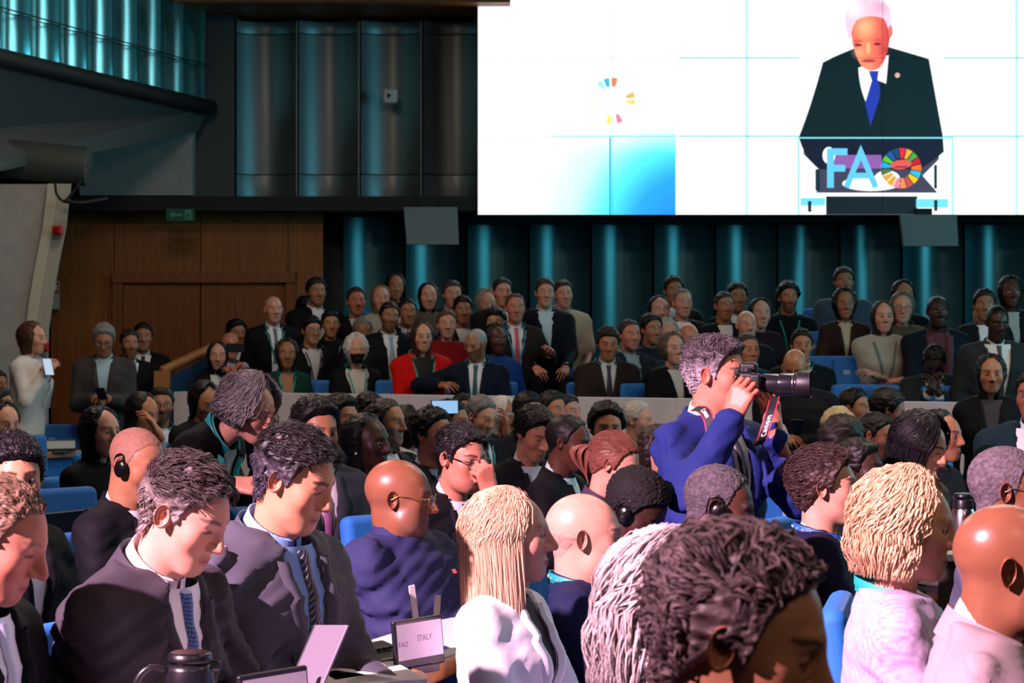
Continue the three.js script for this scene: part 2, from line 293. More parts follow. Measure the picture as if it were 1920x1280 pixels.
// ---------------------------------------------------------------- hands: wrist at origin, fingers along +z, back of the hand +y, thumb at +x
const HAND = {};
const CURL = { relaxed: [0.30, 0.45, 0.35], flat: [0.08, 0.12, 0.1], grip: [0.75, 0.95, 0.6], fist: [1.35, 1.5, 0.9], hold: [0.55, 0.8, 0.4], point: [0.45, 0.7, 0.4] };
function handGeo(pose, c) {
  const key = pose + c; if (HAND[key]) return HAND[key];
  const cu = CURL[pose], fing = [[0.030, 0.086, 0.046, 0.027, 0.021, 0.10], [0.010, 0.090, 0.050, 0.031, 0.022, 0.03], [-0.011, 0.086, 0.046, 0.028, 0.022, -0.04], [-0.030, 0.078, 0.036, 0.021, 0.019, -0.12]], segs = [], palm = [];
  fing.forEach(([x, z, l1, l2, l3, sp], k) => {
    palm.push([[x * 0.55, 0, 0.004], [x, 0.003, z], 0.0165, 0.0115]); let p = [x, 0.003, z], a = 0; const kk = 1 + (pose === 'relaxed' ? 0.16 * k : pose === 'point' && k === 0 ? -0.6 : 0);
    [l1, l2, l3].forEach((l, j) => { a += cu[j] * kk; const d = [Math.sin(sp) * Math.cos(a), -Math.sin(a), Math.cos(a) * Math.cos(sp)], e = plus(p, d, l), r0 = [0.0098, 0.0088, 0.0082][j]; segs.push([p, e, r0 * (k === 3 ? 0.88 : 1), r0 * (k === 3 ? 0.8 : 0.92), k]); p = e; });
  });
  const tc = pose === 'fist' ? 0.5 : pose === 'grip' || pose === 'hold' ? 0.35 : 0; const th = [[0.022, -0.006, 0.022], [0.046 - 0.01 * tc, -0.016, 0.055], [0.056 - 0.03 * tc, -0.024 - 0.012 * tc, 0.086], [0.058 - 0.05 * tc, -0.029 - 0.02 * tc, 0.110]];
  const f = (x, y, z) => {
    let d = 1; for (const [a, b, ra, rb] of palm) d = smin(d, cap(x, y, z, a, b, ra, rb), 0.014);
    d = smin(d, cap(x, y, z, [0, 0, -0.03], [0, 0, 0.01], 0.026, 0.024), 0.02);
    d = smin(d, cap(x, y, z, th[0], th[1], 0.0165, 0.0125), 0.014); d = smin(d, cap(x, y, z, th[1], th[2], 0.0118, 0.0102), 0.005); d = smin(d, cap(x, y, z, th[2], th[3], 0.0102, 0.0082), 0.004);
    for (const [a, b, ra, rb] of segs) { const e = cap(x, y, z, a, b, ra, rb); if (e < d + 0.006) d = smin(d, e, 0.0045); } return d;
  };
  return HAND[key] = nets(f, [-0.062, -0.12, -0.10], [0.085, 0.035, 0.21], c);
}
function handMatrix(pos, dir, up, left) {
  const z = unit(dir); let y = plus(up, z, -dot(up, z)); y = unit(y); let x = cross(y, z); const m = new THREE.Matrix4();
  // person's right hand has its thumb to +x (towards the middle) when palm down and pointing ahead
  if (left) x = x.map(v => -v);
  m.set(x[0], y[0], z[0], pos[0], x[1], y[1], z[1], pos[1], x[2], y[2], z[2], pos[2], 0, 0, 0, 1); return m;
}
// ---------------------------------------------------------------- people
const TORSO = [[-0.14, 0.168, 0.118, 0], [0, 0.176, 0.126, 0], [0.12, 0.160, 0.118, 0.006], [0.25, 0.172, 0.122, 0.012], [0.36, 0.186, 0.122, 0.008], [0.43, 0.180, 0.110, 0], [0.485, 0.135, 0.088, -0.012], [0.53, 0.078, 0.072, -0.018], [0.58, 0.060, 0.064, -0.018]];
function torsoField(o, s) {            // torso frame: y along the spine from the hips, z forward
  const fat = o.fat ?? 0, f = o.f ? 1 : 0, wS = (o.f ? 0.92 : 1) * (o.bw ?? 1);
  const N = 72, A = [], B = [], Z = [], y0 = -0.16, y1 = 0.60;
  for (let k = 0; k <= N; k++) {
    const y = lerp(y0, y1, k / N); let j = 1; while (j < TORSO.length - 1 && y > TORSO[j][0]) j++;
    const t = sst(0, 1, clamp((y - TORSO[j - 1][0]) / (TORSO[j][0] - TORSO[j - 1][0]), 0, 1)), P = TORSO[j - 1], Q = TORSO[j], bel = Math.exp(-((y - 0.12) ** 2) / 0.02), bust = f * Math.exp(-((y - 0.33) ** 2) / 0.004);
    A.push(lerp(P[1], Q[1], t) * wS + 0.03 * fat * bel - 0.012 * f * bel); B.push(lerp(P[2], Q[2], t) + 0.055 * fat * bel + 0.012 * bust - 0.01 * f * bel); Z.push(lerp(P[3], Q[3], t) + 0.035 * fat * bel + 0.014 * bust);
  }
  const sh = (0.172 * wS);
  return (X, Y, ZZ) => {
    const x = Math.abs(X) / s, y = Y / s, z0 = ZZ / s, u = clamp((y - y0) / (y1 - y0) * N, 0, N - 0.001), k = u | 0, t = u - k, a = lerp(A[k], A[k + 1], t), b = lerp(B[k], B[k + 1], t), z = z0 - lerp(Z[k], Z[k + 1], t);
    const e = Math.pow(Math.pow(x / a, 2.4) + Math.pow(Math.abs(z) / b, 2.4), 1 / 2.4); let d = (e - 1) * Math.min(a, b);
    d = Math.max(d, Math.max(y0 - y, y - y1));
    d = smin(d, cap(x, y, z0, [0.045, 0.505, -0.02], [sh, 0.452, -0.012], 0.045, 0.056), 0.04); return d * s;
  };
}
function ik(S, T, l1, l2, pole) {
  let v = sub(T, S), L = len(v); const mx = (l1 + l2) * 0.995; if (L > mx) { v = v.map(x => x * mx / L); L = mx; T = plus(S, v); }
  const n = unit(v), a = clamp((l1 * l1 + L * L - l2 * l2) / (2 * L), -l1, l1), h = Math.sqrt(Math.max(l1 * l1 - a * a, 0)); let p = plus(pole, n, -dot(pole, n)); p = unit(p); return [plus(plus(S, n, a), p, h), T];
}
const ARMS = {           // wrist [x out, y up from the hips, z ahead] for right (-x) and left (+x), hand pose, palm facing
  lap: [[-0.13, 0.10, 0.36], [0.13, 0.10, 0.36]], desk: [[-0.16, 0.20, 0.42], [0.14, 0.20, 0.44]], cross: [[0.10, 0.22, 0.24], [-0.10, 0.26, 0.26]], side: [[-0.24, -0.08, 0.06], [0.24, -0.08, 0.06]],
  phone: [[-0.06, 0.22, 0.30], [0.06, 0.22, 0.31]], up: [[-0.08, 0.60, 0.32], [0.09, 0.56, 0.34]],
};
const CELL = [0.0125, 0.021, 0.030], HCELL = [0.0044, 0.007, 0.009];
const cloth = (c, r = 0.72, sheen) => mat(c, r, sheen ? { specularIntensity: 0.35, sheen, sheenRoughness: 0.4, sheenColor: 0xffffff } : { specularIntensity: 0.22 });
const hexc = c => new THREE.Color(c);
function P(label, px, py, d, yaw, o = {}) {
  const q = o.q ?? (d < 7.6 ? 0 : d < 12.4 ? 1 : 2), Hc = W(px, py, d), by = (o.body ?? yaw) * D2R, hy = yaw * D2R - by, hp = (o.pitch ?? 0) * D2R, hr = (o.roll ?? 0) * D2R, L = (o.lean ?? 6) * D2R;
  const floor = o.floor ?? 0, stand = !!o.stand, ss = o.s ?? 1;
  const nl = L * 0.75 + hp * 0.35, nb = [0, 0.53, -0.012], neckLen = o.nk ?? 0.148;
  // place the hips so that the head lands where it is seen; the trunk stretches a little to meet the seat
  const offs = k => { const up = [0, Math.cos(L), Math.sin(L)], a = [0, up[1] * 0.53 * k - Math.sin(L) * -0.012, up[2] * 0.53 * k + Math.cos(L) * -0.012]; return [Math.sin(hy) * 0.012, a[1] + Math.cos(nl) * neckLen, a[2] + Math.sin(nl) * neckLen + 0.012]; };
  let s = ss; if (!stand && !o.free) s = clamp((Hc[1] - floor - 0.53 - Math.cos(nl) * neckLen) / (Math.cos(L) * 0.53), 0.84, 1.2);
  const of = offs(s), hipY = Hc[1] - floor - of[1], cy = Math.cos(by), sy = Math.sin(by);
  const gx = Hc[0] - (of[0] * cy + of[2] * sy), gz = Hc[2] - (-of[0] * sy + of[2] * cy);
  const g = thing('person', label, 'person', [gx, floor, gz], by, o.group);
  const MT = new THREE.Matrix4().makeTranslation(0, hipY, 0).multiply(new THREE.Matrix4().makeRotationX(L));
  const MH = new THREE.Matrix4().makeTranslation(of[0], of[1] + hipY, of[2]).multiply(new THREE.Matrix4().makeRotationFromEuler(new THREE.Euler(hp, hy, hr, 'YXZ')));
  if (o.hs) MH.scale(V3(o.hs, o.hs, o.hs));
  const toHead = MH.clone().invert(), nbW = V3(nb[0], nb[1] * s - 0.035, nb[2] - 0.005).applyMatrix4(MT), nbH = nbW.clone().applyMatrix4(toHead);
  const bald = !o.hair || o.hair.t === 'bald' || o.hair.t === 'fringe' || (o.hair.th ?? 1) < 0.005;
  // head, hair
  const H = makeHead(o, q, [nbH.x, nbH.y, nbH.z], MH), skin = H.skin;
  if (H.hair) { const hm = mesh(o.hair.t === 'hood' ? 'headscarf' : 'hair', geo(H.hair), mat(0xffffff, o.hair.t === 'hood' ? 0.9 : o.hair.rg ?? 0.5, { vertexColors: true, specularIntensity: 0.6 }), g); if (o.hair.label) hm.userData.label = o.hair.label; }
  // arms
  const T = torsoField(o, s), off = o.thick ?? 0.014, arms = o.arms ?? (stand ? 'side' : 'lap'), loc = w => { const x = w[0] - gx, z = w[2] - gz; return [x * cy - z * sy, w[1] - floor - hipY, x * sy + z * cy]; }, locD = w => [w[0] * cy - w[2] * sy, w[1], w[0] * sy + w[2] * cy],
    AW = (typeof arms === 'string' ? ARMS[arms] : arms).map((a, k) => o.wristW?.[k] ? loc(W(...o.wristW[k])) : a), hp0 = o.hands ?? (arms === 'up' || arms === 'phone' ? ['hold', 'hold'] : ['relaxed', 'relaxed']);
  const toT = MT.clone().invert(), l1 = 0.285 * (o.al ?? 1), l2 = 0.255 * (o.al ?? 1), wS = (o.f ? 0.92 : 1) * (o.bw ?? 1), segs = [], hands = [];
  for (const k of [0, 1]) {
    const sg = k ? 1 : -1, S = [sg * 0.176 * wS * s, 0.445 * s, -0.010], w = V3(AW[k][0], AW[k][1] + hipY, AW[k][2]).applyMatrix4(toT), pole = (o.pole && o.pole[k]) ?? [sg * 0.55, -1, -0.35];
    const [E, Wr] = ik(S, [w.x, w.y, w.z], l1, l2, pole); segs.push([S, E, Wr]);
    const fdir = unit(sub(Wr, E)), hdk = o.hdirW?.[k] ? locD(o.hdirW[k]) : o.hdir?.[k], huk = o.hupW?.[k] ? locD(o.hupW[k]) : o.hup?.[k], hd = hdk ? (v => [v.x, v.y, v.z])(V3(...hdk).transformDirection(toT)) : unit(plus(fdir, [0, 0, 0.0])), hu = huk ? (v => [v.x, v.y, v.z])(V3(...huk).transformDirection(toT)) : unit(plus([0, 1, 0.4], [-sg, 0, 0], -0.3));
    hands.push([Wr, hd, hu, k]);
  }
  const r1 = (o.f ? 0.043 : 0.050) * (o.bw ?? 1), r2 = r1 * 0.88, r3 = r1 * 0.70, amp = (o.wr ?? [0.0055, 0.004, 0][q]), ph = rnd() * 9, top = o.top ?? 'suit';
  const wrk = (x, y, z) => amp * (Math.sin(60 * (y * 0.85 + Math.abs(x) * 0.55 + z * 0.3) + 2.6 * Math.sin(13 * x + 11 * z + ph) + 1.5 * Math.sin(24 * y + ph)) * (0.5 + 0.5 * Math.sin(11 * z + 9 * x + 7 * y + ph)) + 0.35 * Math.sin(120 * (y - x * 0.5) + 3 * Math.sin(30 * z)));
  const armF = (x, y, z, e) => { let d = 1; for (const [S, E, Wr] of segs) { d = Math.min(d, smin(cap(x, y, z, S, E, r1 + e, r2 + e), cap(x, y, z, E, Wr, r2 + e, r3 + e), 0.02)); } return d; };
  const vb = o.vb ?? 0.16, vt = o.vt ?? (q === 2 ? 0.048 : 0.058), vw = y => clamp((y / s - vb) / (0.50 - vb), 0, 1.12) * vt, open = top === 'suit' || top === 'open';
  const hem = o.hem ?? -0.13, sleeve = o.sleeve ?? 1;
  const jacket = (x, y, z) => {
    let a = 1; for (const [S, E, Wr] of segs) { const Ws = sleeve < 1 ? mix3(S, E, sleeve) : null; let c = Ws ? cap(x, y, z, S, Ws, r1 + off, r1 + off) : smin(cap(x, y, z, S, E, r1 + off + 0.004, r2 + off), cap(x, y, z, E, mix3(E, Wr, 0.93), r2 + off, r3 + off), 0.022); a = Math.min(a, c); }
    let b = Math.max(T(x, y, z) - off, (y - 0.545 * s + 0.25 * Math.max(z, 0))); let d = smin(a, b, 0.025);
    if (y < hem * s + 0.02) d = Math.max(d, hem * s - y);
    if (open) d = Math.max(d, -Math.max((Math.abs(x) - vw(y)) * 0.9, 0.015 - z, 0.0 - y + vb * s * 0.9));
    return d - (amp ? wrk(x, y, z) : 0);
  };
  let lo = [9, 9, 9], hi = [-9, -9, -9]; for (const sgm of segs) for (const p of sgm) for (let k = 0; k < 3; k++) { lo[k] = Math.min(lo[k], p[k] - 0.1); hi[k] = Math.max(hi[k], p[k] + 0.1); }
  lo = [Math.min(lo[0], -0.26), Math.min(lo[1], hem * s - 0.03), Math.min(lo[2], -0.18)]; hi = [Math.max(hi[0], 0.26), Math.max(hi[1], 0.60 * s), Math.max(hi[2], 0.19 + 0.09 * (o.fat ?? 0))];
  const jg = nets(jacket, lo, hi, o.cell ?? CELL[q]), jc = o.c ?? '#17181d';
  if (o.pattern) { const pc = hexc(jc), p2 = hexc(o.c2 ?? jc); for (let k = 0; k < jg.p.length; k += 3) { const t = clamp(0.5 + 0.5 * o.pattern(jg.p[k], jg.p[k + 1], jg.p[k + 2]), 0, 1); jg.c.push(lerp(pc.r, p2.r, t), lerp(pc.g, p2.g, t), lerp(pc.b, p2.b, t)); } }
  const jm = mesh(o.jn ?? (top === 'top' ? 'top' : 'jacket'), geo(add(soup(), jg, MT)), o.pattern ? mat(0xffffff, 0.8, { vertexColors: true }) : cloth(jc, o.jr, o.sheen), g);
  // skin: arms inside the sleeves and hands
  const fc = H.sk, red = shade(fc, 1); red.g *= 0.88; red.b *= 0.86;
  segs.forEach(([S, E, Wr], k) => { add(skin, tube([S, E, Wr], [0.036, 0.034, 0.024], 8), MT, fc); if (hp0[k]) add(skin, handGeo(hp0[k], o.wristW?.[k] || o.hands || arms === 'phone' || arms === 'up' || (stand && q < 2) ? HCELL[q] : 0.012), MT.clone().multiply(handMatrix(...hands[k])), red); });
  mesh('body', geo(skin), mat(0xffffff, o.gloss ?? (bald ? 0.36 : 0.46), { vertexColors: true, specularIntensity: 0.7 }), g);
  // things laid on the chest
  const frontZ = (x, y, e) => { let z = 0.34; for (let k = 0; k < 30; k++) { const dd = T(x, y, z) - e; if (dd < 0.0006) break; z -= dd * 0.9; if (z < -0.05) break; } return z; };
  function strip(n, m, fx, e, lift) {  // fx(t, w) -> [x, y] in units of s; w from 0 to 1 across
    const r = soup(); for (let j = 0; j < n; j++) for (let i = 0; i < m; i++) { const t = j / (n - 1), w = i / (m - 1), [x, y] = fx(t, w), edge = (i === 0 || i === m - 1) ? -0.004 : lift; r.p.push(x * s, y * s, frontZ(x * s, y * s, e) + edge); r.u.push(w, t); }
    gridIdx(r.i, m, n, false, false); return r;
  }
  const M = q === 0 ? 1 : 0.6, nS = Math.round(22 * M), parts = (name, r, m) => mesh(name, geo(add(soup(), r, MT)), m, g);
  const ring = (rx, rz, hB, hF, drop, flare, gap, lowF, cz = -0.022) => {  // collar band round the neck
    const r = soup(), nu = q === 0 ? 30 : 16, prof = [[0, -0.03, 0], [0, 0, 0], [0.004, 0.004, 0.3], [flare, -drop, 1]];
    for (let j = 0; j < 4; j++) for (let i = 0; i < nu; i++) { const a = lerp(gap, 2 * Math.PI - gap, i / (nu - 1)), fr = (1 + Math.cos(a)) / 2, h = lerp(hB, hF, fr) + prof[j][1] - prof[j][2] * lowF * fr; r.p.push(Math.sin(a) * (rx + prof[j][0]) * s, h * s, (cz + Math.cos(a) * (rz + prof[j][0])) * s); }
    gridIdx(r.i, nu, 4, false, true); return r;
  };
  if (open) {
    if (o.shirt !== null) {
      const sh = soup(); add(sh, strip(Math.round(18 * M), 9, (t, w) => { const y = lerp(0.528, vb - 0.01, t); return [(w * 2 - 1) * (clamp((y - vb) / (0.5 - vb), 0, 1.1) * vt + 0.022), y]; }, o.se ?? 0.002, 0));
      if (o.collar !== false) parts('shirt_collar', ring(0.056, 0.058, 0.584, 0.540, 0.044, 0.018, 0.10, 0.035), mat(o.shirt ?? '#e4e4ea', 0.8));
      if (o.cuffs !== false) segs.forEach(([S, E, Wr]) => parts('cuff', tube([mix3(E, Wr, 0.86), mix3(E, Wr, 0.985)], r3 + 0.006, 12), mat(o.shirt ?? '#e4e4ea', 0.8)));
      const m1 = parts(o.f ? 'blouse' : 'shirt', sh, mat(o.shirt ?? '#e4e4ea', 0.8)); 
    }
    if (o.tie) {
      const tm = o.tiemat ?? mat(o.tie, 0.6), tw = soup(); add(tw, strip(nS, 5, (t, w) => { const y = lerp(0.522, vb - 0.015, t), hw = t < 0.12 ? lerp(0.019, 0.012, t / 0.12) : lerp(0.012, 0.036, (t - 0.12) / 0.88); return [(w * 2 - 1) * hw, y]; }, 0.009, 0.006));
      parts('tie', tw, tm);
    }
    const lp = soup(), lw = o.lapel ?? 1;
    if (q < 2) { for (const sg of [-1, 1]) {
      const a = strip(nS + 4, 5, (t, w) => { const y = lerp(0.505, vb + 0.005, t), inn = clamp((y - vb) / (0.5 - vb), 0, 1.05) * vt - 0.003, wid = lw * (t < 0.2 ? 0.030 + 0.06 * t : t < 0.245 ? lerp(0.030, 0.062, (t - 0.2) / 0.045) : 0.062 * (1 - ((t - 0.245) / 0.755) ** 1.6)); return [sg * (inn + w * wid), y]; }, off + 0.001, 0.008); if (sg > 0) add(lp, a); else { for (let k = 0; k < a.i.length; k += 3) { const t = a.i[k]; a.i[k] = a.i[k + 1]; a.i[k + 1] = t; } add(lp, a); }
    } lp.u.length = 0; if (o.collar !== false || o.jcol) add(lp, ring(0.075, 0.078, 0.566, 0.525, 0.052, 0.022, 0.75, 0.0)); parts('lapels', lp, cloth(jc, o.jr, o.sheen)); }
    else { if (o.collar !== false) parts('lapels', ring(0.075, 0.078, 0.566, 0.525, 0.052, 0.022, 0.75, 0.0), cloth(jc, o.jr)); }
  } else if (top === 'mandarin') parts('collar', ring(0.072, 0.074, 0.585, 0.548, 0.05, 0.012, 0.04, 0.0), cloth(jc));
  else if (top === 'closed') parts('collar', ring(0.072, 0.074, 0.58, 0.54, 0.045, 0.016, 0.15, 0.02), mat(o.shirt ?? jc, 0.8));
  if (o.lan) {
    const lg = soup(), e = off + 0.010; for (const sg of [-1, 1]) add(lg, strip(nS, 3, (t, w) => { const y = lerp(0.50, o.lanEnd ?? 0.14, t); return [sg * lerp(0.082, 0.0, Math.pow(t, 0.9)) + (w - 0.5) * 0.016, y]; }, open ? 0.012 : e, 0.004));
    lg.u.length = 0; add(lg, open ? ring(0.090, 0.094, 0.566, 0.522, 0.018, 0.006, 0.6, 0.0) : ring(0.084, 0.088, 0.562, 0.520, 0.016, 0.003, 0.6, 0.0));
    if (o.landots) { } 
    const lm = parts('lanyard', lg, mat(o.lan, 0.55)); if (o.lanl) lm.userData.label = o.lanl;
    if (o.badge !== false) { const y = (o.lanEnd ?? 0.14) - 0.04, b = boxSoup(0, y * s, frontZ(0, y * s, off) + 0.012, 0.075, 0.085, 0.004); parts('badge', b, mat('#d8dadd', 0.5)); }
    if (o.landots) { const dg = soup(); for (let k = 0; k < 15; k++) { const a = lerp(0.9, 2 * Math.PI - 0.9, k / 14), fr = (1 + Math.cos(a)) / 2; add(dg, fromGeo(new THREE.SphereGeometry(0.0035, 6, 5)), new THREE.Matrix4().makeTranslation(Math.sin(a) * 0.096 * s, (lerp(0.562, 0.52, fr) - 0.008) * s, (-0.022 + Math.cos(a) * 0.100) * s)); } const dm = parts('lanyard_print', dg, mat(o.landots, 0.5)); dm.userData.kind = 'stuff'; }
  }
  if (o.pocket) parts('pocket_square', strip(4, 4, (t, w) => [0.10 + w * 0.035, lerp(0.335, 0.31, t)], off + 0.004, 0.006), mat(o.pocket, 0.8));
  if (o.pin) parts('lapel_pin', strip(4, 4, (t, w) => [0.085 + w * 0.014, lerp(0.40, 0.386, t)], off + 0.012, 0.006), mat(o.pin, 0.4));
  if (o.scarf) { const sc = soup(); for (const sg of [-1, 1]) add(sc, strip(nS, 4, (t, w) => { const y = lerp(0.51, 0.05, t); return [sg * lerp(0.075, 0.03, t) + (w - 0.5) * 0.055, y]; }, off + 0.006, 0.012)); sc.u.length = 0; add(sc, ring(0.08, 0.083, 0.57, 0.53, 0.04, 0.012, 0.5, 0)); if (o.scarf2) { const a = hexc(o.scarf), b = hexc(o.scarf2); for (let k = 0; k < sc.p.length; k += 3) { const t = noise(sc.p[k] * 40, sc.p[k + 1] * 26, sc.p[k + 2] * 40) > 0.05 ? 1 : 0; sc.c.push(lerp(a.r, b.r, t), lerp(a.g, b.g, t), lerp(a.b, b.b, t)); } parts('scarf', sc, mat(0xffffff, 0.7, { vertexColors: true })); } else parts('scarf', sc, mat(o.scarf, 0.7)); }
  // legs
  const leg = soup(), shoes = [], lc = o.legs ?? (top === 'suit' ? jc : '#16171b');
  for (const sg of [-1, 1]) {
    const hipP = [sg * 0.085, hipY - 0.02, 0], kn = stand ? [sg * 0.09, hipY * 0.52, 0.02] : [sg * 0.12, Math.max(hipY - 0.02, 0.45), 0.42], an = stand ? [sg * 0.095, 0.09, -0.01] : [sg * 0.12, 0.09, 0.40];
    add(leg, tube(spline([hipP, mix3(hipP, kn, 0.5), kn, mix3(kn, an, 0.5), an], 10), t => lerp(0.088, 0.052, t), q === 0 ? 12 : 8)); shoes.push(tube(spline([plus(an, [0, -0.035, -0.07]), plus(an, [0, -0.03, 0.0]), plus(an, [0, -0.05, 0.12]), plus(an, [0, -0.055, 0.17])], 6), t => 0.036 + 0.006 * Math.sin(t * 3), 8));
  }
  if (o.skirt !== 1) { mesh('trousers', geo(leg), cloth(lc, 0.85), g); for (const r of shoes) mesh('shoe', geo(r), mat('#0d0c0c', 0.4), g); }
  // worn on the head
  const onHead = (name, r, m, par = g) => mesh(name, geo(add(soup(), r, MH)), m, par);
  if (o.glasses) {
    const gg = soup(), gl = soup(), rr2 = o.rimless ? 0.0011 : 0.0017, wx = 0.0235, hh = o.gh ?? 0.019, zf = 0.108;
    for (const sg of [-1, 1]) {
      const pts = []; for (let k = 0; k <= 20; k++) { const a = k / 20 * 2 * Math.PI, c = Math.cos(a), n = Math.sin(a), e = o.ground ? 1 : 0.62; pts.push([sg * 0.032 + Math.sign(c) * Math.abs(c) ** e * wx, -0.003 + Math.sign(n) * Math.abs(n) ** e * hh, zf - 0.16 * Math.abs(sg * 0.032 + c * wx)]); }
      add(gg, tube(pts, rr2, 6)); const c0 = gl.p.length / 3; gl.p.push(sg * 0.032, -0.003, zf - 0.004); pts.forEach(p => gl.p.push(...p)); for (let k = 0; k < 20; k++) gl.i.push(c0, c0 + 1 + k, c0 + 2 + k);
      add(gg, tube([[sg * 0.056, 0.006, zf - 0.010], [sg * 0.075, 0.008, 0.078], [sg * 0.080, 0.010, 0.01], [sg * 0.080, -0.004, -0.012]], rr2 * 1.2, 6));
    }
    add(gg, tube([[-0.010, 0.004, zf], [0, 0.008, zf + 0.002], [0.010, 0.004, zf]], rr2, 6));
    const fm = onHead('glasses', gg, mat(o.glasses, 0.3, { metalness: o.gmetal ?? 0 })); onHead('lens', gl, mat('#ffffff', 0.04, { transmission: 0.97, thickness: 0, ior: 1.5 }), fm);
  }
  if (o.earpiece) for (const sg of [-1, 1]) { const e = soup(); add(e, fromGeo(new THREE.SphereGeometry(1, 16, 12)), new THREE.Matrix4().makeTranslation(sg * 0.088, -0.012, 0.008).multiply(new THREE.Matrix4().makeScale(0.012, 0.030, 0.026))); add(e, tube(spline([[sg * 0.086, 0.005, 0.015], [sg * 0.084, 0.034, -0.004], [sg * 0.083, 0.02, -0.026], [sg * 0.082, -0.02, -0.026]], 10), 0.0032, 6)); onHead('earpiece', e, mat('#0a0a0c', 0.22)).userData.label = 'glossy black interpretation earpiece'; }
  if (o.earring) for (const sg of [-1, 1]) onHead('earring', add(soup(), fromGeo(new THREE.SphereGeometry(0.0065, 10, 8)), new THREE.Matrix4().makeTranslation(sg * 0.083, -0.042, -0.004)), mat('#e8e4da', 0.2));
  if (o.tietail) { const e = soup(); add(e, fromGeo(new THREE.TorusGeometry(0.020, 0.009, 8, 14)), new THREE.Matrix4().makeTranslation(0, 0.014, -0.116)); onHead('hair_tie', e, mat('#101012', 0.8)); }
  g.userData.rig = undefined; delete g.userData.rig;
  const toWorld = (x, y, z) => { const v = V3(x, y, z).applyMatrix4(MT); return V3(v.x * cy + v.z * sy + gx, v.y + floor, -v.x * sy + v.z * cy + gz); };
  return { g, MT, MH, segs, hands, hipY, s, by, q, strip, parts, frontZ, off, toWorld, head: MH };
}
// ---------------------------------------------------------------- the hall
function canvasTex(w, h, draw) { const c = document.createElement('canvas'); c.width = w; c.height = h; const x = c.getContext('2d'); draw(x, w, h); const t = new THREE.CanvasTexture(c); t.colorSpace = THREE.SRGBColorSpace; t.magFilter = THREE.LinearFilter; return t; }
function woodTex(base, dark) {
  const N = 512, a = new Uint8Array(N * N * 4), A = hexc(base).convertLinearToSRGB(), B = hexc(dark).convertLinearToSRGB();
  for (let j = 0; j < N; j++) for (let i = 0; i < N; i++) { const u = i / N, v = j / N, g = 0.5 + 0.5 * noise(u * 60 + 1.5 * noise(u * 6, v * 3, 1), v * 3, 4), f = 0.5 + 0.5 * noise(u * 200, v * 8, 9), t = clamp(0.55 * g + 0.3 * f, 0, 1), o = (j * N + i) * 4; a[o] = 255 * lerp(A.r, B.r, t); a[o + 1] = 255 * lerp(A.g, B.g, t); a[o + 2] = 255 * lerp(A.b, B.b, t); a[o + 3] = 255; }
  const t = new THREE.DataTexture(a, N, N); t.colorSpace = THREE.SRGBColorSpace; t.wrapS = t.wrapT = THREE.RepeatWrapping; t.magFilter = THREE.LinearFilter; t.needsUpdate = true; return t;
}
function speckTex(base, amp, sc) {
  const N = 256, a = new Uint8Array(N * N * 4), A = hexc(base).convertLinearToSRGB();
  for (let j = 0; j < N; j++) for (let i = 0; i < N; i++) { const k = 1 + amp * (0.6 * noise(i * sc, j * sc, 3) + 0.4 * noise(i * 0.9, j * 0.9, 8)), o = (j * N + i) * 4; a[o] = clamp(255 * A.r * k, 0, 255); a[o + 1] = clamp(255 * A.g * k, 0, 255); a[o + 2] = clamp(255 * A.b * k, 0, 255); a[o + 3] = 255; }
  const t = new THREE.DataTexture(a, N, N); t.colorSpace = THREE.SRGBColorSpace; t.wrapS = t.wrapT = THREE.RepeatWrapping; t.magFilter = THREE.LinearFilter; t.needsUpdate = true; return t;
}
const wm = (t, r = 0.6) => { const m = new THREE.MeshPhysicalMaterial({ map: t, roughness: r }); m.side = THREE.DoubleSide; return m; };
const Mwood = wm(woodTex('#a8642c', '#80451a'), 0.55), Mwood2 = wm(woodTex('#9c5a28', '#743d16'), 0.55), Moak = wm(woodTex('#b07a45', '#8f5c30'), 0.45), Mplaster = wm(speckTex('#a7a8a6', 0.06, 0.08), 0.9), Mcarpet = wm(speckTex('#2b2c33', 0.25, 0.3), 1), Mparapet = wm(speckTex('#e2dde6', 0.04, 0.06), 0.7);
const Mteal = mat('#39474a', 0.5), Mpanel = mat('#6c7678', 0.36, { metalness: 0.55 }), Mpanel2 = mat('#4a757c', 0.30, { metalness: 0.65 }), Mdark = mat('#151a1c', 0.7);
const structure = o => tag(o, null, null, null, 'structure');
function sbox(name, x0, x1, y0, y1, z0, z1, m, parent, uvs) {
  const w = x1 - x0, h = y1 - y0, d = z1 - z0, b = new THREE.BoxGeometry(w, h, d); b.translate((x0 + x1) / 2, (y0 + y1) / 2, (z0 + z1) / 2);
  if (uvs) { const p = b.attributes.position, n = b.attributes.normal, u = b.attributes.uv; for (let k = 0; k < p.count; k++) { const ax = Math.abs(n.getX(k)), ay = Math.abs(n.getY(k)); u.setXY(k, (ax > 0.5 ? p.getZ(k) : p.getX(k)) * uvs, (ay > 0.5 ? p.getZ(k) : p.getY(k)) * uvs); } }
  const o = mesh(name, b, m, parent); if (!parent) structure(o); return o;
}
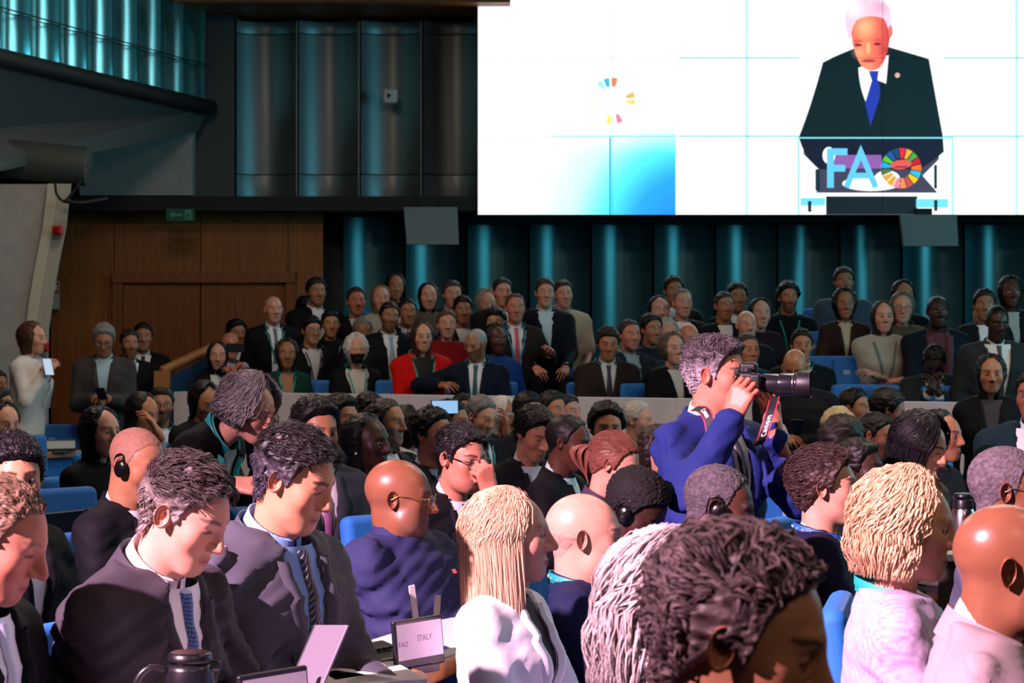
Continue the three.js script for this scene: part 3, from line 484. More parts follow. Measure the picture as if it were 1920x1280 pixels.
// flat-topped prism from a polygon of 3D points, thickened along a vector
function prism(pts, v) {
  const n = pts.length, r = soup(), c = V3(); for (const k of [0, 1]) for (const p of pts) r.p.push(p[0] + v[0] * k, p[1] + v[1] * k, p[2] + v[2] * k);
  for (let k = 1; k < n - 1; k++) { r.i.push(0, k, k + 1, n, n + k + 1, n + k); } for (let k = 0; k < n; k++) { const j = (k + 1) % n; r.i.push(k, n + k, j, j, n + k, n + j); }
  const g = geo(r).toNonIndexed(); g.computeVertexNormals(); const p = g.attributes.position, u = []; for (let k = 0; k < p.count; k++) u.push(p.getX(k) * 0.6 + p.getZ(k) * 0.35, p.getY(k) * 0.6 + p.getZ(k) * 0.2); g.setAttribute('uv', new THREE.Float32BufferAttribute(u, 2)); return g;
}
const TOP = 6.3;
sbox('floor', -7.2, 10.8, -0.12, 0, -22, 5.2, Mcarpet, null, 0.8);
sbox('ceiling', -7.2, 10.8, TOP, TOP + 0.15, -22, 5.2, mat('#1d1f22', 0.9));
sbox('wall_left', -7.2, -7.0, 0, TOP, -22, 5.2, mat('#4a4c4e', 0.9));
sbox('wall_right', 10.6, 10.8, 0, TOP, -22, 5.2, mat('#20262a', 0.9));
sbox('wall_front', -7.2, 10.8, 0, TOP, 5.0, 5.2, mat('#202326', 0.9));
const back = structure(thing('wall_back', null, null));
sbox('wall_core', -7.2, 10.8, 0, TOP, -22, -21.7, Mteal, back);
function scallop(w, h, sag, thick = 0.02) {     // upright panel, hollow towards +z, foot at the origin
  const r = soup(), N = 16, uv = []; for (const [z0, k] of [[0, 0], [-thick, 1]]) for (const y of [0, h]) for (let i = 0; i <= N; i++) { const u = i / N * 2 - 1; r.p.push(u * w / 2, y, z0 + sag * u * u - sag); }
  const n = N + 1; for (let i = 0; i < N; i++) { r.i.push(i, i + 1, n + i, i + 1, n + i + 1, n + i); const a = 2 * n; r.i.push(a + i, a + n + i, a + i + 1, a + i + 1, a + n + i, a + n + i + 1); r.i.push(n + i, n + i + 1, a + n + i, n + i + 1, a + n + i + 1, a + n + i); r.i.push(i, a + i, i + 1, i + 1, a + i, a + i + 1); }
  return geo(r);
}
const sc = {}; const scal = (w, h, s) => sc[[w, h, s]] ??= scallop(w, h, s);
const DW = 21.0, wx = (px, d = DW) => (px - 960) / F * d, wy = (py, d = DW) => EYE - (py - 640) / F * d;
// scalloped upper panels in three heights each
for (let k = 0; k < 5; k++) {
  const x = wx(499.5 + 116.5 * k), w = 0.585;
  for (const [p0, p1] of [[375, 327], [325, 63], [61, 38]]) { const o = mesh('wall_panel', scal(w, wy(p1) - wy(p0), 0.13), Mpanel, back); o.position.set(x, wy(p0), -DW); }
  const e = mesh('panel_joint', new THREE.BoxGeometry(0.012, 1.75, 0.03), mat('#6c7274', 0.4, { metalness: 0.6 }), back); e.position.set(x + 0.300, wy(207), -DW + 0.005);
}
sbox('wall_pier', wx(360), wx(440), 2.9, 6.2, -21.6, -DW + 0.02, Mteal, back);
// lower fluted panels behind the raised seats
for (let k = 0; k < 13; k++) { const x = wx(700 + 116.5 * k, 21.5), o = mesh('wall_panel', scal(0.60, 2.5, 0.14), Mpanel2, back); o.position.set(x, 0.55, -21.5); }
structure(sbox('trim_1', wx(132, 20.5), wx(900, 20.5), wy(395, 20.5), wy(368, 20.5), -21.7, -20.5, Mdark));
structure(sbox('trim_2', wx(880, 20.7), 8.9, wy(412, 20.7), wy(400, 20.7), -21.7, -20.9, Mdark));
const sof = structure(mesh('trim_3', new THREE.BoxGeometry(3.2, 0.5, 1.2), Mwood)); sof.position.set(wx(640, 20.2), wy(4, 20.2) + 0.25, -20.8);
// wooden wall with the panelled doorway
const wood = structure(thing('wall_wood', null, null)), DWO = 20.9;
for (const [a, b] of [[95, 214], [214, 376], [376, 540], [540, 606]]) sbox('wood_panel', wx(a, DWO) + 0.004, wx(b, DWO) - 0.004, 0, wy(390, DWO), -DWO - 0.06, -DWO, Mwood, wood, 0.9);
for (const [a, b] of [[232, 376], [378, 536]]) sbox('door_leaf', wx(a, DWO) + 0.005, wx(b, DWO) - 0.005, 0, wy(530, DWO), -DWO, -DWO + 0.03, Mwood2, wood, 0.7);
sbox('door_frame', wx(214, DWO), wx(232, DWO), 0, wy(512, DWO), -DWO, -DWO + 0.075, Mwood2, wood, 0.9); sbox('door_frame', wx(537, DWO), wx(556, DWO), 0, wy(512, DWO), -DWO, -DWO + 0.075, Mwood2, wood, 0.9); sbox('door_frame', wx(214, DWO), wx(556, DWO), wy(530, DWO), wy(512, DWO), -DWO, -DWO + 0.10, Mwood2, wood, 0.9);
// grey side wall with its curved pale edge
const DG = 17.6; { const ed = [[122, 345], [112, 430], [98, 500], [88, 560], [80, 620], [78, 700], [80, 850]], P2 = (e, dx) => e.map(([x, y]) => [wx(x + dx, DG), wy(y, DG), -DG]);
  const g1 = P2(ed, -30); g1.push([wx(50, DG), 0, -DG]); structure(mesh('wall_side', prism([[-6.9, 0, -DG], [-6.9, wy(345, DG), -DG], ...g1], [0, 0, -0.35]), Mplaster));
  const band = (name, d0, d1, zz, m) => { const A = P2(ed, d0), B = P2(ed, d1); for (const s of [A, B]) s.push([s[s.length - 1][0], 0, -DG]); const r = []; for (let k = 0; k < A.length - 1; k++) r.push(prism([A[k], B[k], B[k + 1], A[k + 1]].map(p => [p[0], p[1], -DG]), [0, 0, zz])); const q = soup(); r.forEach(b => add(q, fromGeo(b))); structure(mesh(name, geo(q), m)); };
  band('trim_4', -30, -10, 0.05, mat('#c3bda9', 0.8)); band('trim_5', -9.5, 12, 0.03, mat('#a9a59a', 0.8)); }
// gallery on the left: scalloped front, soffit and end beam
const gal = structure(thing('gallery', null, null)); { const P0 = [-2.99, -20.8], dir = [-0.302, 0.953], wP = 0.47;
  for (let k = 0; k < 12; k++) { const c = [P0[0] + dir[0] * wP * (k + 0.5), P0[1] + dir[1] * wP * (k + 0.5)]; for (const [y0, h] of [[3.92, 0.34], [4.27, 1.9]]) { const o = mesh('gallery_panel', scal(wP - 0.012, h, 0.07), mat('#86d2d8', 0.2, { metalness: 0.9 }), gal); o.position.set(c[0], y0, c[1]); o.rotation.y = Math.atan2(0.953, 0.302); } }
  const A = P0, B = [P0[0] + dir[0] * wP * 12, P0[1] + dir[1] * wP * 12];
  mesh('gallery_rim', geo(tube([[A[0] + 0.05, 3.86, A[1]], [B[0] + 0.05, 3.86, B[1]]], 0.075, 12)), Mdark, gal); mesh('gallery_cable', geo(tube([[A[0] + 0.06, 4.26, A[1]], [B[0] + 0.06, 4.26, B[1]]], 0.006, 6)), Mdark, gal);
  const back1 = W(372, 246, 20.75), back2 = W(-120, 345, 16.5); mesh('gallery_soffit', prism([[A[0], 3.80, A[1]], [B[0], 3.80, B[1]], [B[0] - 0.9, 2.95, B[1] - 0.2], back2, back1], [0, 0.06, 0]), mat('#565b5c', 0.7), gal);
  mesh('gallery_wall', prism([W(140, 285, 20.7), W(361, 234, 20.7), W(361, 366, 20.7), W(150, 366, 20.7)], [0, 0, -0.2]), Mplaster, gal);
  mesh('gallery_core', prism([[A[0] - 0.16, 3.84, A[1]], [B[0] - 0.16, 3.84, B[1]], [B[0] - 0.16, 6.2, B[1]], [A[0] - 0.16, 6.2, A[1]]], [-0.1, 0, -0.05]), Mdark, gal);
  const bm = spline([W(-150, 285, 17.9), W(20, 298, 17.9), W(120, 308, 17.9), W(158, 312, 17.9), W(168, 313, 17.9)], 24); mesh('end_beam', geo(tube(bm, t => t > 0.94 ? 0.165 * Math.sqrt(Math.max(0.02, 1 - ((t - 0.94) / 0.062) ** 2)) : 0.165, 20)), mat('#3f4744', 0.6), gal);
}
// cable loops under the gallery
{ const c = soup(); add(c, tube(spline([W(103, 343, 17.4), W(107, 365, 17.4), W(120, 377, 17.4), W(135, 362, 17.4), W(152, 338, 17.4)], 20), 0.012, 7)); add(c, tube(spline([W(120, 377, 17.4), W(150, 380, 17.4), W(200, 372, 17.6)], 12), 0.016, 7)); tag(mesh('cable_loop', geo(c), Mdark), 'dark cable loops hanging under the gallery beam', 'cable'); }
// raised seating: parapet and tiers; dp gives the distance of the parapet along a pixel column
const dp = px => 29.57 / (1.858 + (px - 960) / F), PT = EYE - 0.41;
{ const A = W(326, 735, dp(326)), B = [5.6, PT, 0]; const e = (29.57 - 5.6) / 1.858; B[2] = -e; A[1] = 0; B[1] = 0; const nrm = unit([-0.469, 0, 0.883]);
  structure(mesh('wall_parapet', prism([A, B, [B[0], PT, B[2]], [A[0], PT, A[2]]], [-nrm[0] * 0.14, 0, -nrm[2] * 0.14]), Mparapet));
  for (let k = 0; k < 6; k++) { const o = 0.16 + 0.8 * k; const t = prism([[A[0] + 0.02, 0, A[2] - o], [B[0], 0, B[2] - o], [B[0], 0, -21.4], [A[0] + 0.02, 0, -21.4]], [0, 0.34 + 0.2 * k, 0]); tag(mesh('tier', t, Mcarpet), null, null, null, 'structure').name = 'floor_tier_' + (k + 1); } }
// ---------------------------------------------------------------- video wall
const SX0 = 896, SY1 = 403, TWp = 252.5, THp = 146.5, COLS = 5, ROWS = 4, DS = 20.5, SCW = 2048, SCH = Math.round(2048 * ROWS * THp / (COLS * TWp));
const screenTex = canvasTex(SCW, SCH, (x, w, h) => {
  const k = w / (COLS * TWp), y0 = SY1 - ROWS * THp; x.setTransform(k, 0, 0, k, -SX0 * k, -y0 * k);
  x.fillStyle = '#ffffff'; x.fillRect(SX0, y0, 1300, 700);
  let gr = x.createRadialGradient(1300, 440, 30, 1300, 440, 330); gr.addColorStop(0, '#1f86ff'); gr.addColorStop(0.28, '#2aa6ff'); gr.addColorStop(0.46, '#58f2ff'); gr.addColorStop(0.66, '#c8feff'); gr.addColorStop(1, '#ffffff'); x.fillStyle = gr; x.fillRect(SX0, 225, 1266 - SX0, 200); gr = x.createLinearGradient(0, 224, 0, 290); gr.addColorStop(0, 'rgba(255,255,255,1)'); gr.addColorStop(1, 'rgba(255,255,255,0)'); x.fillStyle = gr; x.fillRect(SX0, 222, 1266 - SX0, 70);
  gr = x.createLinearGradient(0, 0, 0, 100); gr.addColorStop(0, '#e9feff'); gr.addColorStop(1, '#ffffff'); x.fillStyle = gr; x.fillRect(1273, -60, 700, 170);
  // ring of small coloured wedges
  const wedge = (a, c, cx = 1147, cy = 190, r0 = 27, r1 = 43, da = 0.13) => { x.fillStyle = c; x.beginPath(); x.arc(cx, cy, r1, a - da, a + da); x.arc(cx, cy, r0, a + da * 0.8, a - da * 0.8, true); x.closePath(); x.fill(); };
  wedge(-2.15, '#9fe6f0'); wedge(-1.82, '#45b4dc'); wedge(-1.45, '#f0825a'); wedge(-0.27, '#f6b06a'); wedge(0.06, '#f7d67a'); wedge(1.22, '#f07aa2'); wedge(1.72, '#fbe86e'); wedge(2.9, '#fffbd8'); wedge(2.55, '#fffde4');
  // speaker
  x.fillStyle = '#0a1f24'; x.beginPath(); x.moveTo(1497, 258); x.quadraticCurveTo(1520, 200, 1542, 118); x.quadraticCurveTo(1570, 104, 1602, 92); x.lineTo(1665, 90); x.quadraticCurveTo(1700, 100, 1740, 112); x.quadraticCurveTo(1752, 180, 1766, 256); x.lineTo(1768, 285); x.quadraticCurveTo(1745, 305, 1722, 318); x.lineTo(1538, 318); x.quadraticCurveTo(1508, 300, 1497, 258); x.fill();
  x.fillStyle = '#fbf8fb'; x.beginPath(); x.moveTo(1608, 128); x.lineTo(1665, 104); x.lineTo(1660, 158); x.lineTo(1640, 150); x.lineTo(1622, 192); x.quadraticCurveTo(1610, 165, 1608, 128); x.fill();
  x.fillStyle = '#2338a8'; x.beginPath(); x.moveTo(1628, 134); x.lineTo(1646, 134); x.lineTo(1644, 150); x.quadraticCurveTo(1652, 165, 1648, 185); x.lineTo(1631, 238); x.lineTo(1621, 195); x.lineTo(1634, 152); x.fill();
  x.fillStyle = '#d9a7a2'; x.beginPath(); x.arc(1681, 142, 5, 0, 7); x.fill();
  const fg = x.createLinearGradient(1585, 0, 1672, 0); fg.addColorStop(0, '#f2635c'); fg.addColorStop(0.35, '#f58a62'); fg.addColorStop(0.7, '#ee6a58'); fg.addColorStop(1, '#b8383c'); x.fillStyle = fg; x.beginPath(); x.moveTo(1594, 50); x.quadraticCurveTo(1596, 95, 1612, 122); x.quadraticCurveTo(1630, 140, 1648, 128); x.quadraticCurveTo(1662, 112, 1667, 70); x.lineTo(1664, 30); x.lineTo(1596, 26); x.fill();
  x.fillStyle = '#f3c9dc'; x.beginPath(); x.moveTo(1590, 74); x.quadraticCurveTo(1578, 30, 1588, 15); x.quadraticCurveTo(1605, -2, 1630, 0); x.quadraticCurveTo(1660, 0, 1667, 22); x.quadraticCurveTo(1672, 50, 1667, 70); x.quadraticCurveTo(1662, 45, 1655, 36); x.quadraticCurveTo(1630, 26, 1606, 38); x.quadraticCurveTo(1595, 52, 1594, 76); x.fill();
  { const soft = (cx, cy, r, c) => { const q = x.createRadialGradient(cx, cy, 1, cx, cy, r); q.addColorStop(0, c); q.addColorStop(1, c.replace(/[\d.]+\)$/, '0)')); x.fillStyle = q; x.fillRect(cx - r, cy - r, 2 * r, 2 * r); }; soft(1622, 52, 26, 'rgba(255,205,150,0.75)'); soft(1608, 100, 16, 'rgba(255,190,150,0.6)'); soft(1656, 96, 16, 'rgba(170,50,54,0.45)'); soft(1630, 126, 14, 'rgba(255,170,140,0.5)'); soft(1606, 82, 11, 'rgba(170,50,54,0.35)'); soft(1645, 80, 11, 'rgba(170,50,54,0.4)'); soft(1600, 18, 24, 'rgba(255,250,255,0.8)'); soft(1650, 14, 22, 'rgba(214,150,190,0.7)'); }
  x.fillStyle = 'rgba(216,74,76,0.6)'; for (const [a, b, c, d] of [[1602, 78, 14, 2.2], [1640, 76, 14, 2.2]]) { x.beginPath(); x.ellipse(a + 7, b, c / 1.6, d, 0, 0, 7); x.fill(); } x.fillStyle = '#7c2028'; for (const [a, b] of [[1608, 86], [1644, 84]]) { x.beginPath(); x.ellipse(a, b, 7, 2.2, 0, 0, 7); x.fill(); } x.fillStyle = '#ffb27e'; x.beginPath(); x.ellipse(1627, 92, 4, 12, 0, 0, 7); x.fill(); x.fillStyle = '#b23a48'; x.beginPath(); x.ellipse(1628, 115, 13, 3, 0, 0, 7); x.fill(); x.fillStyle = '#ea6c66'; x.beginPath(); x.ellipse(1668, 60, 4, 11, 0, 0, 7); x.fill();
  // glass lectern
  x.strokeStyle = '#7fe0ee'; x.lineWidth = 3; x.strokeRect(1496, 259, 288, 150); x.fillStyle = 'rgba(20,20,48,0.82)'; x.beginPath(); x.moveTo(1504, 262); x.lineTo(1764, 262); x.lineTo(1758, 300); x.lineTo(1728, 330); x.lineTo(1756, 362); x.lineTo(1530, 362); x.lineTo(1534, 318); x.lineTo(1506, 290); x.fill();
  x.fillStyle = '#8a5aa8'; x.fillRect(1560, 291, 92, 26); x.fillStyle = '#fff'; x.beginPath(); x.ellipse(1553, 292, 12, 16, 0, 0, 7); x.fill(); x.beginPath(); x.ellipse(1632, 345, 54, 14, 0, 0, 7); x.fill(); x.beginPath(); x.ellipse(1662, 336, 24, 16, 0, 0, 7); x.fill();
  const cols = ['#e5243b', '#dda63a', '#4c9f38', '#c5192d', '#ff6f2a', '#26bde2', '#fcc30b', '#c84a42', '#fd8a45', '#ef7f9a', '#fd9d24', '#d8a03e', '#5a6e3a', '#2aa5dd', '#56c02b', '#1658a8', '#19486a']; cols.forEach((c, i) => wedge(-1.5 + i * 2 * Math.PI / 17, c, 1688, 316, 19, 38, 0.165));
  x.fillStyle = '#d8584e'; x.beginPath(); x.ellipse(1688, 309, 20, 9, -0.1, 0, 7); x.fill(); x.fillStyle = '#8a2c34'; x.fillRect(1676, 312, 24, 3);
  x.strokeStyle = '#62c4ee'; x.lineWidth = 13; x.lineJoin = 'miter'; x.beginPath(); x.moveTo(1588, 285); x.lineTo(1556, 285); x.lineTo(1556, 353); x.moveTo(1556, 316); x.lineTo(1584, 316); x.stroke(); x.lineWidth = 11; x.beginPath(); x.moveTo(1586, 352); x.lineTo(1613, 286); x.lineTo(1641, 352); x.moveTo(1598, 330); x.lineTo(1630, 330); x.stroke();
  x.fillStyle = '#f4f4fa'; x.fillRect(1525, 362, 230, 5); x.fillStyle = '#101a24'; x.fillRect(1548, 369, 170, 34); x.fillStyle = '#6fd8e4'; x.fillRect(1500, 372, 46, 14); x.fillRect(1716, 374, 60, 16); x.fillStyle = '#0c2a34'; x.fillRect(1528, 318, 8, 40); x.fillRect(1750, 310, 5, 44); x.fillRect(1514, 378, 6, 20); x.fillRect(1750, 376, 6, 20);
  // seams of the wall
  x.globalAlpha = 0.55; x.fillStyle = '#6fdfe6'; for (let c = 1; c < COLS; c++) { if (c === 1) { x.globalAlpha = 0.9; x.fillStyle = '#1c9ad0'; x.fillRect(SX0 + TWp - 6, 258, 3, 150); x.globalAlpha = 0.2; x.fillStyle = '#6fdfe6'; x.fillRect(SX0 + TWp - 6, 110, 3, 150); x.globalAlpha = 0.55; } else if (c !== 3) x.fillRect(SX0 + c * TWp - 4, y0, 3.5, 700); }
  for (let r = 1; r < ROWS; r++) { const y = y0 + r * THp; x.globalAlpha = 0.55; x.fillRect(1273, y - 2, 224, 3); x.fillRect(1768, y - 2, 400, 3); if (r === 3) { x.globalAlpha = 0.35; x.fillRect(1030, y - 2, 240, 3); } } x.globalAlpha = 1;
});
{ const wall = thing('video_wall', 'large bright video wall showing a speaker at a clear lectern', 'screen', [wx(SX0, DS), wy(SY1, DS), -DS]), tw = TWp / F * DS, thh = THp / F * DS, pm = new THREE.MeshStandardMaterial({ color: 0x000000, roughness: 0.5, emissive: 0xffffff, emissiveMap: screenTex, emissiveIntensity: 1.25 });
  for (let c = 0; c < COLS; c++) for (let r = 0; r < ROWS; r++) { const g = new THREE.PlaneGeometry(tw - 0.003, thh - 0.003), u = g.attributes.uv; for (let k = 0; k < 4; k++) u.setXY(k, (c + u.getX(k)) / COLS, (r + u.getY(k)) / ROWS); const o = mesh('screen_panel', g, pm, wall); o.position.set((c + 0.5) * tw, (r + 0.5) * thh, 0.04); }
  const hb = mesh('housing', new THREE.BoxGeometry(COLS * tw + 0.01, ROWS * thh + 0.01, 0.1), Mdark, wall); hb.position.set(COLS * tw / 2, ROWS * thh / 2, -0.015); }
// stage screen beyond the right edge of the frame, and the ceiling lamps, the last two added as fill
{ const s = thing('stage_screen', 'wide cyan stage screen on the right wall', 'screen', [8.25, 3.4, -12.2]); s.lookAt(-2, 2.0, -15); mesh('screen_panel', new THREE.BoxGeometry(6.0, 2.6, 0.05).translate(0, 0, -0.05), mat('#04090a', 0.5, { emissive: '#56e4ff', emissiveIntensity: 0.9 }), s); mesh('housing', new THREE.BoxGeometry(6.1, 2.7, 0.08).translate(0, 0, -0.13), Mdark, s); }
for (const [q, [x, z, k]] of CEILLIGHTS.entries()) { const l = thing('ceiling_light', 'square warm ceiling light panel over the ' + ['left middle rows', 'rows behind the photographer', 'parapet by the golden handrail', 'right end of the hall', 'front rows on the right, added face fill', 'aisle behind the front rows, added frontal fill'][q], 'lamp', [x, CEIL, z], 0, 'ceiling light panels'); mesh('diffuser', new THREE.BoxGeometry(1.5, 0.04, 1.5), mat('#d8c8b8', 0.8, { emissive: '#ffd2ac', emissiveIntensity: 1.2 }), l); mesh('frame', new THREE.BoxGeometry(1.6, 0.06, 1.6).translate(0, 0.05, 0), Mdark, l); mesh('hanger', new THREE.BoxGeometry(0.06, TOP - CEIL - 0.08, 0.06).translate(0, (TOP - CEIL) / 2 + 0.04, 0), Mdark, l); }
{ const l = thing('spotlight', 'black theatre spotlight clamped on a stand by the side aisle', 'lamp', [SPOT.x, SPOT.y, SPOT.z]); l.lookAt(SPOTAIM); const b = soup(); add(b, tube([[0, 0, -0.42], [0, 0, -0.40], [0, 0, -0.06]], [0.10, 0.13, 0.15], 20, { caps: false })); add(b, fromGeo(new THREE.CircleGeometry(0.10, 20).translate(0, 0, -0.42))); mesh('housing', geo(b), Mdark, l); mesh('lens', new THREE.CircleGeometry(0.12, 24).translate(0, 0, -0.1), mat('#221820', 0.3, { emissive: '#ffc8e0', emissiveIntensity: 2 }), l);
  const st = thing('light_stand', 'tall black stand carrying the spotlight', 'stand', [SPOT.x - 0.03, 0, SPOT.z + 0.25]); mesh('pole', new THREE.CylinderGeometry(0.03, 0.03, SPOT.y - 0.2, 10).translate(0, (SPOT.y - 0.2) / 2, 0), Mdark, st); for (let k = 0; k < 3; k++) mesh('leg', geo(tube([[0, 0.6, 0], [Math.sin(k * 2.1) * 0.5, 0.02, Math.cos(k * 2.1) * 0.5]], 0.018, 8)), Mdark, st); }
// fittings on the walls
{ const g = thing('wall_sensor', 'small white square wall unit with a black triangle', 'sensor', W(731.5, 180, 20.8)); mesh('case', rbox(0.145, 0.145, 0.06, 0.03, 4), mat('#d9d9d6', 0.5), g); const t = new THREE.Shape(); t.moveTo(-0.02, -0.03); t.lineTo(0.026, 0); t.lineTo(-0.02, 0.03); mesh('emblem', new THREE.ExtrudeGeometry(t, { depth: 0.004, bevelEnabled: false }).translate(-0.008, 0, 0.03), mat('#111', 0.5), g); }
for (const [a, b, c, e, lab] of [[757, 860, 388, 458, 'pale grey flat speaker panel hanging left of the video wall'], [1690, 1797, 402, 461, 'dim grey flat speaker panel hanging under the video wall']]) { const g = thing('speaker_panel', lab, 'speaker'), d = 20.3; mesh('front', prism([W(a, c, d), W(a + 6, e, d), W(b, e, d), W(b - 3, c, d)], [0, 0, -0.12]), mat('#7f8c8e', 0.6), g); mesh('bracket', prism([W(a + 30, c - 12, d), W(a + 30, c, d), W(a + 60, c, d), W(a + 60, c - 12, d)].map(p => [p[0], p[1], p[2] - 0.06]), [0, 0, -0.3]), Mdark, g); }
{ const g = thing('exit_sign', 'dark green emergency exit sign over the wooden wall', 'sign', W(338, 403, 20.3)); mesh('case', rbox(0.28, 0.135, 0.04, 0.01), mat('#173f35', 0.5), g); const tx = canvasTex(256, 128, (x) => { x.fillStyle = '#0f5a44'; x.fillRect(0, 0, 256, 128); x.fillStyle = '#4aa88c'; x.fillRect(176, 14, 60, 100); x.fillStyle = '#0f5a44'; x.beginPath(); x.arc(206, 40, 9, 0, 7); x.fill(); x.strokeStyle = '#0f5a44'; x.lineCap = 'round'; x.lineWidth = 11; x.beginPath(); x.moveTo(204, 54); x.lineTo(198, 78); x.moveTo(198, 78); x.lineTo(184, 104); x.moveTo(198, 78); x.lineTo(216, 86); x.lineTo(214, 108); x.moveTo(186, 66); x.lineTo(204, 56); x.lineTo(222, 68); x.stroke(); x.fillStyle = '#4aa88c'; x.fillRect(70, 54, 80, 18); x.beginPath(); x.moveTo(30, 63); x.lineTo(72, 30); x.lineTo(72, 96); x.fill(); }); const f = mesh('pictogram', new THREE.PlaneGeometry(0.26, 0.12).translate(0, 0, 0.0215), new THREE.MeshStandardMaterial({ map: tx, roughness: 0.5 }), g); mesh('bracket', new THREE.BoxGeometry(0.04, 0.03, 0.25).translate(0, 0.05, -0.12), Mdark, g); }
for (const [px, py, lab] of [[108, 432, 'red fire alarm beacon high on the pale column'], [82, 650, 'red fire call point low on the pale column beside standing woman']]) { const g = thing('fire_alarm', lab, 'alarm', W(px, py, 17.5)); mesh('case', rbox(0.085, 0.085, 0.05, 0.015, 3), mat('#b01414', 0.4), g); mesh('cover', rbox(0.05, 0.05, 0.02, 0.008, 2, 0, 0, 0.03), mat('#8a0e10', 0.3), g); }
{ const g = thing('wall_notice', 'small white notice with red heading on the wooden wall edge', 'notice', W(102, 553, 20.8)); mesh('sheet', new THREE.BoxGeometry(0.10, 0.27, 0.012), new THREE.MeshStandardMaterial({ map: canvasTex(64, 160, x => { x.fillStyle = '#b9b6b4'; x.fillRect(0, 0, 64, 160); x.fillStyle = '#a8443c'; x.fillRect(6, 8, 52, 60); x.fillStyle = '#e6e4e2'; x.fillRect(14, 20, 36, 34); }), roughness: 0.7 }), g); }
// stair rail at the end of the raised seats
{ const g = thing('stair_rail', 'golden wooden handrail rising beside the raised seats', 'handrail'), d = 17.75, a = W(305, 695, d), b = W(398, 652, d + 0.6); mesh('rail', geo(tube([a, b], 0.042, 10)), Moak.clone(), g); mesh('post', new THREE.BoxGeometry(0.13, a[1], 0.1).translate(a[0], a[1] / 2, a[2]), Moak, g); mesh('infill', prism([[a[0] + 0.06, 0.4, a[2]], [b[0], 0.4, b[2]], [b[0], b[1] - 0.05, b[2]], [a[0] + 0.06, a[1] - 0.05, a[2]]], [0, 0, -0.03]), mat('#133a5c', 0.7), g); }
// ---------------------------------------------------------------- chairs and desks
const BLUE = '#1f6fc2', Mblue = mat(BLUE, 0.75, { sheen: 0.3, sheenColor: 0x9fc8ff, sheenRoughness: 0.5 });
function chairProto(w, bh) {
  const g = new THREE.Group(); const back = mesh('backrest', rbox(w, bh, 0.075, 0.035, 2, 0, 0, 0), Mblue, g); back.position.set(0, 0.47 + bh / 2, -0.235); back.rotation.x = -0.14;
  mesh('emblem', new THREE.BoxGeometry(0.05, 0.035, 0.003).translate(-w * 0.32, bh * 0.22, 0.039), mat('#8fb2d8', 0.7), back); mesh('emblem', new THREE.BoxGeometry(0.05, 0.05, 0.003).translate(w * 0.1, bh * 0.25, -0.039), mat('#9fbce0', 0.7), back);
  mesh('seat', rbox(w, 0.085, 0.46, 0.035, 2, 0, 0.41, 0.0), Mblue, g); mesh('pedestal', new THREE.CylinderGeometry(0.035, 0.05, 0.36, 12).translate(0, 0.19, 0), Mdark, g); mesh('foot', new THREE.CylinderGeometry(0.19, 0.2, 0.025, 20).translate(0, 0.0125, 0), Mdark, g); return g;
}
const CH = chairProto(0.46, 0.46), CHL = chairProto(0.46, 0.34), CH2 = chairProto(0.58, 0.46);
function chair(proto, x, y, z, yaw, label, group) { const c = proto.clone(); c.name = numbered('conference_chair'); c.position.set(x, y, z); c.rotation.y = yaw; scene.add(c); return tag(c, label, 'chair', group); }
function desk(label, a, b, depth, front = Mblue, h = 0.76) {          // a, b: ends of the edge away from the sitters
  const L = Math.hypot(b[0] - a[0], b[1] - a[1]), g = thing('desk', label, 'desk', [(a[0] + b[0]) / 2, 0, (a[1] + b[1]) / 2], Math.atan2(-(b[1] - a[1]), b[0] - a[0])); // +x runs from a to b, +z away from the sitters when b lies beyond a
  mesh('desktop', rbox(L, 0.03, depth, 0.005, 2, 0, h - 0.015, -depth / 2), mat('#d9d4d2', 0.45), g); mesh('edge_strip', rbox(L, 0.05, 0.035, 0.012, 3, 0, h - 0.012, 0.016), Moak, g); mesh('front_panel', rbox(L - 0.02, h - 0.12, 0.025, 0.005, 1, 0, (h - 0.12) / 2 + 0.08, -0.05), front, g);
  for (const s of [-1, 1]) mesh('side_panel', rbox(0.03, h - 0.03, depth - 0.08, 0.004, 1, s * (L / 2 - 0.04), (h - 0.03) / 2, -depth / 2), mat('#3a3230', 0.6), g); return g;
}
// ---------------------------------------------------------------- front rows
const seatOf = l => ('blue chair of the ' + l).split(' ').slice(0, 15).join(' ').replace(/( (with|and|of|in|the|a|an|his|her|over|behind|beside|under|on|at|by|to|above|below|before|between|from|while|,))+$/, '').replace(/,$/, ''), CHG = 'chairs under the delegates of the lower rows';
function S(label, px, py, d, yaw, o = {}) {        // seated delegate on the hall floor
  const r = P(label, px, py, d, yaw, o); if (o.chair !== false && !o.stand) chair(o.low ? CHL : CH, r.g.position.x, (o.floor ?? 0) + r.hipY - 0.535, r.g.position.z, r.by, seatOf(label), CHG); return r;
}
const swept = d => [0.15 * d[0], 0.1, -1], fwd = d => d[1] > 0.3 ? [0.5, -0.1, 0.9] : [0, -1, -0.3], messy = d => [0.6 * Math.sin(9 * d[0]), 0.2, 0.6 * Math.cos(7 * d[2]) - 0.5], down = d => [d[0] * 0.3, -1, -0.25];
const dotTie = (() => { const t = canvasTex(128, 512, (x, w, h) => { x.fillStyle = '#27447c'; x.fillRect(0, 0, w, h); x.fillStyle = '#8fb0dc'; for (let j = 0; j < 52; j++) for (let i = 0; i < 8; i++) { x.beginPath(); x.arc(i * 16 + (j % 2) * 8 + 4, j * 10 + 5, 2.6, 0, 7); x.fill(); } }); const m = new THREE.MeshPhysicalMaterial({ map: t, roughness: 0.5 }); m.side = THREE.DoubleSide; return m; })();
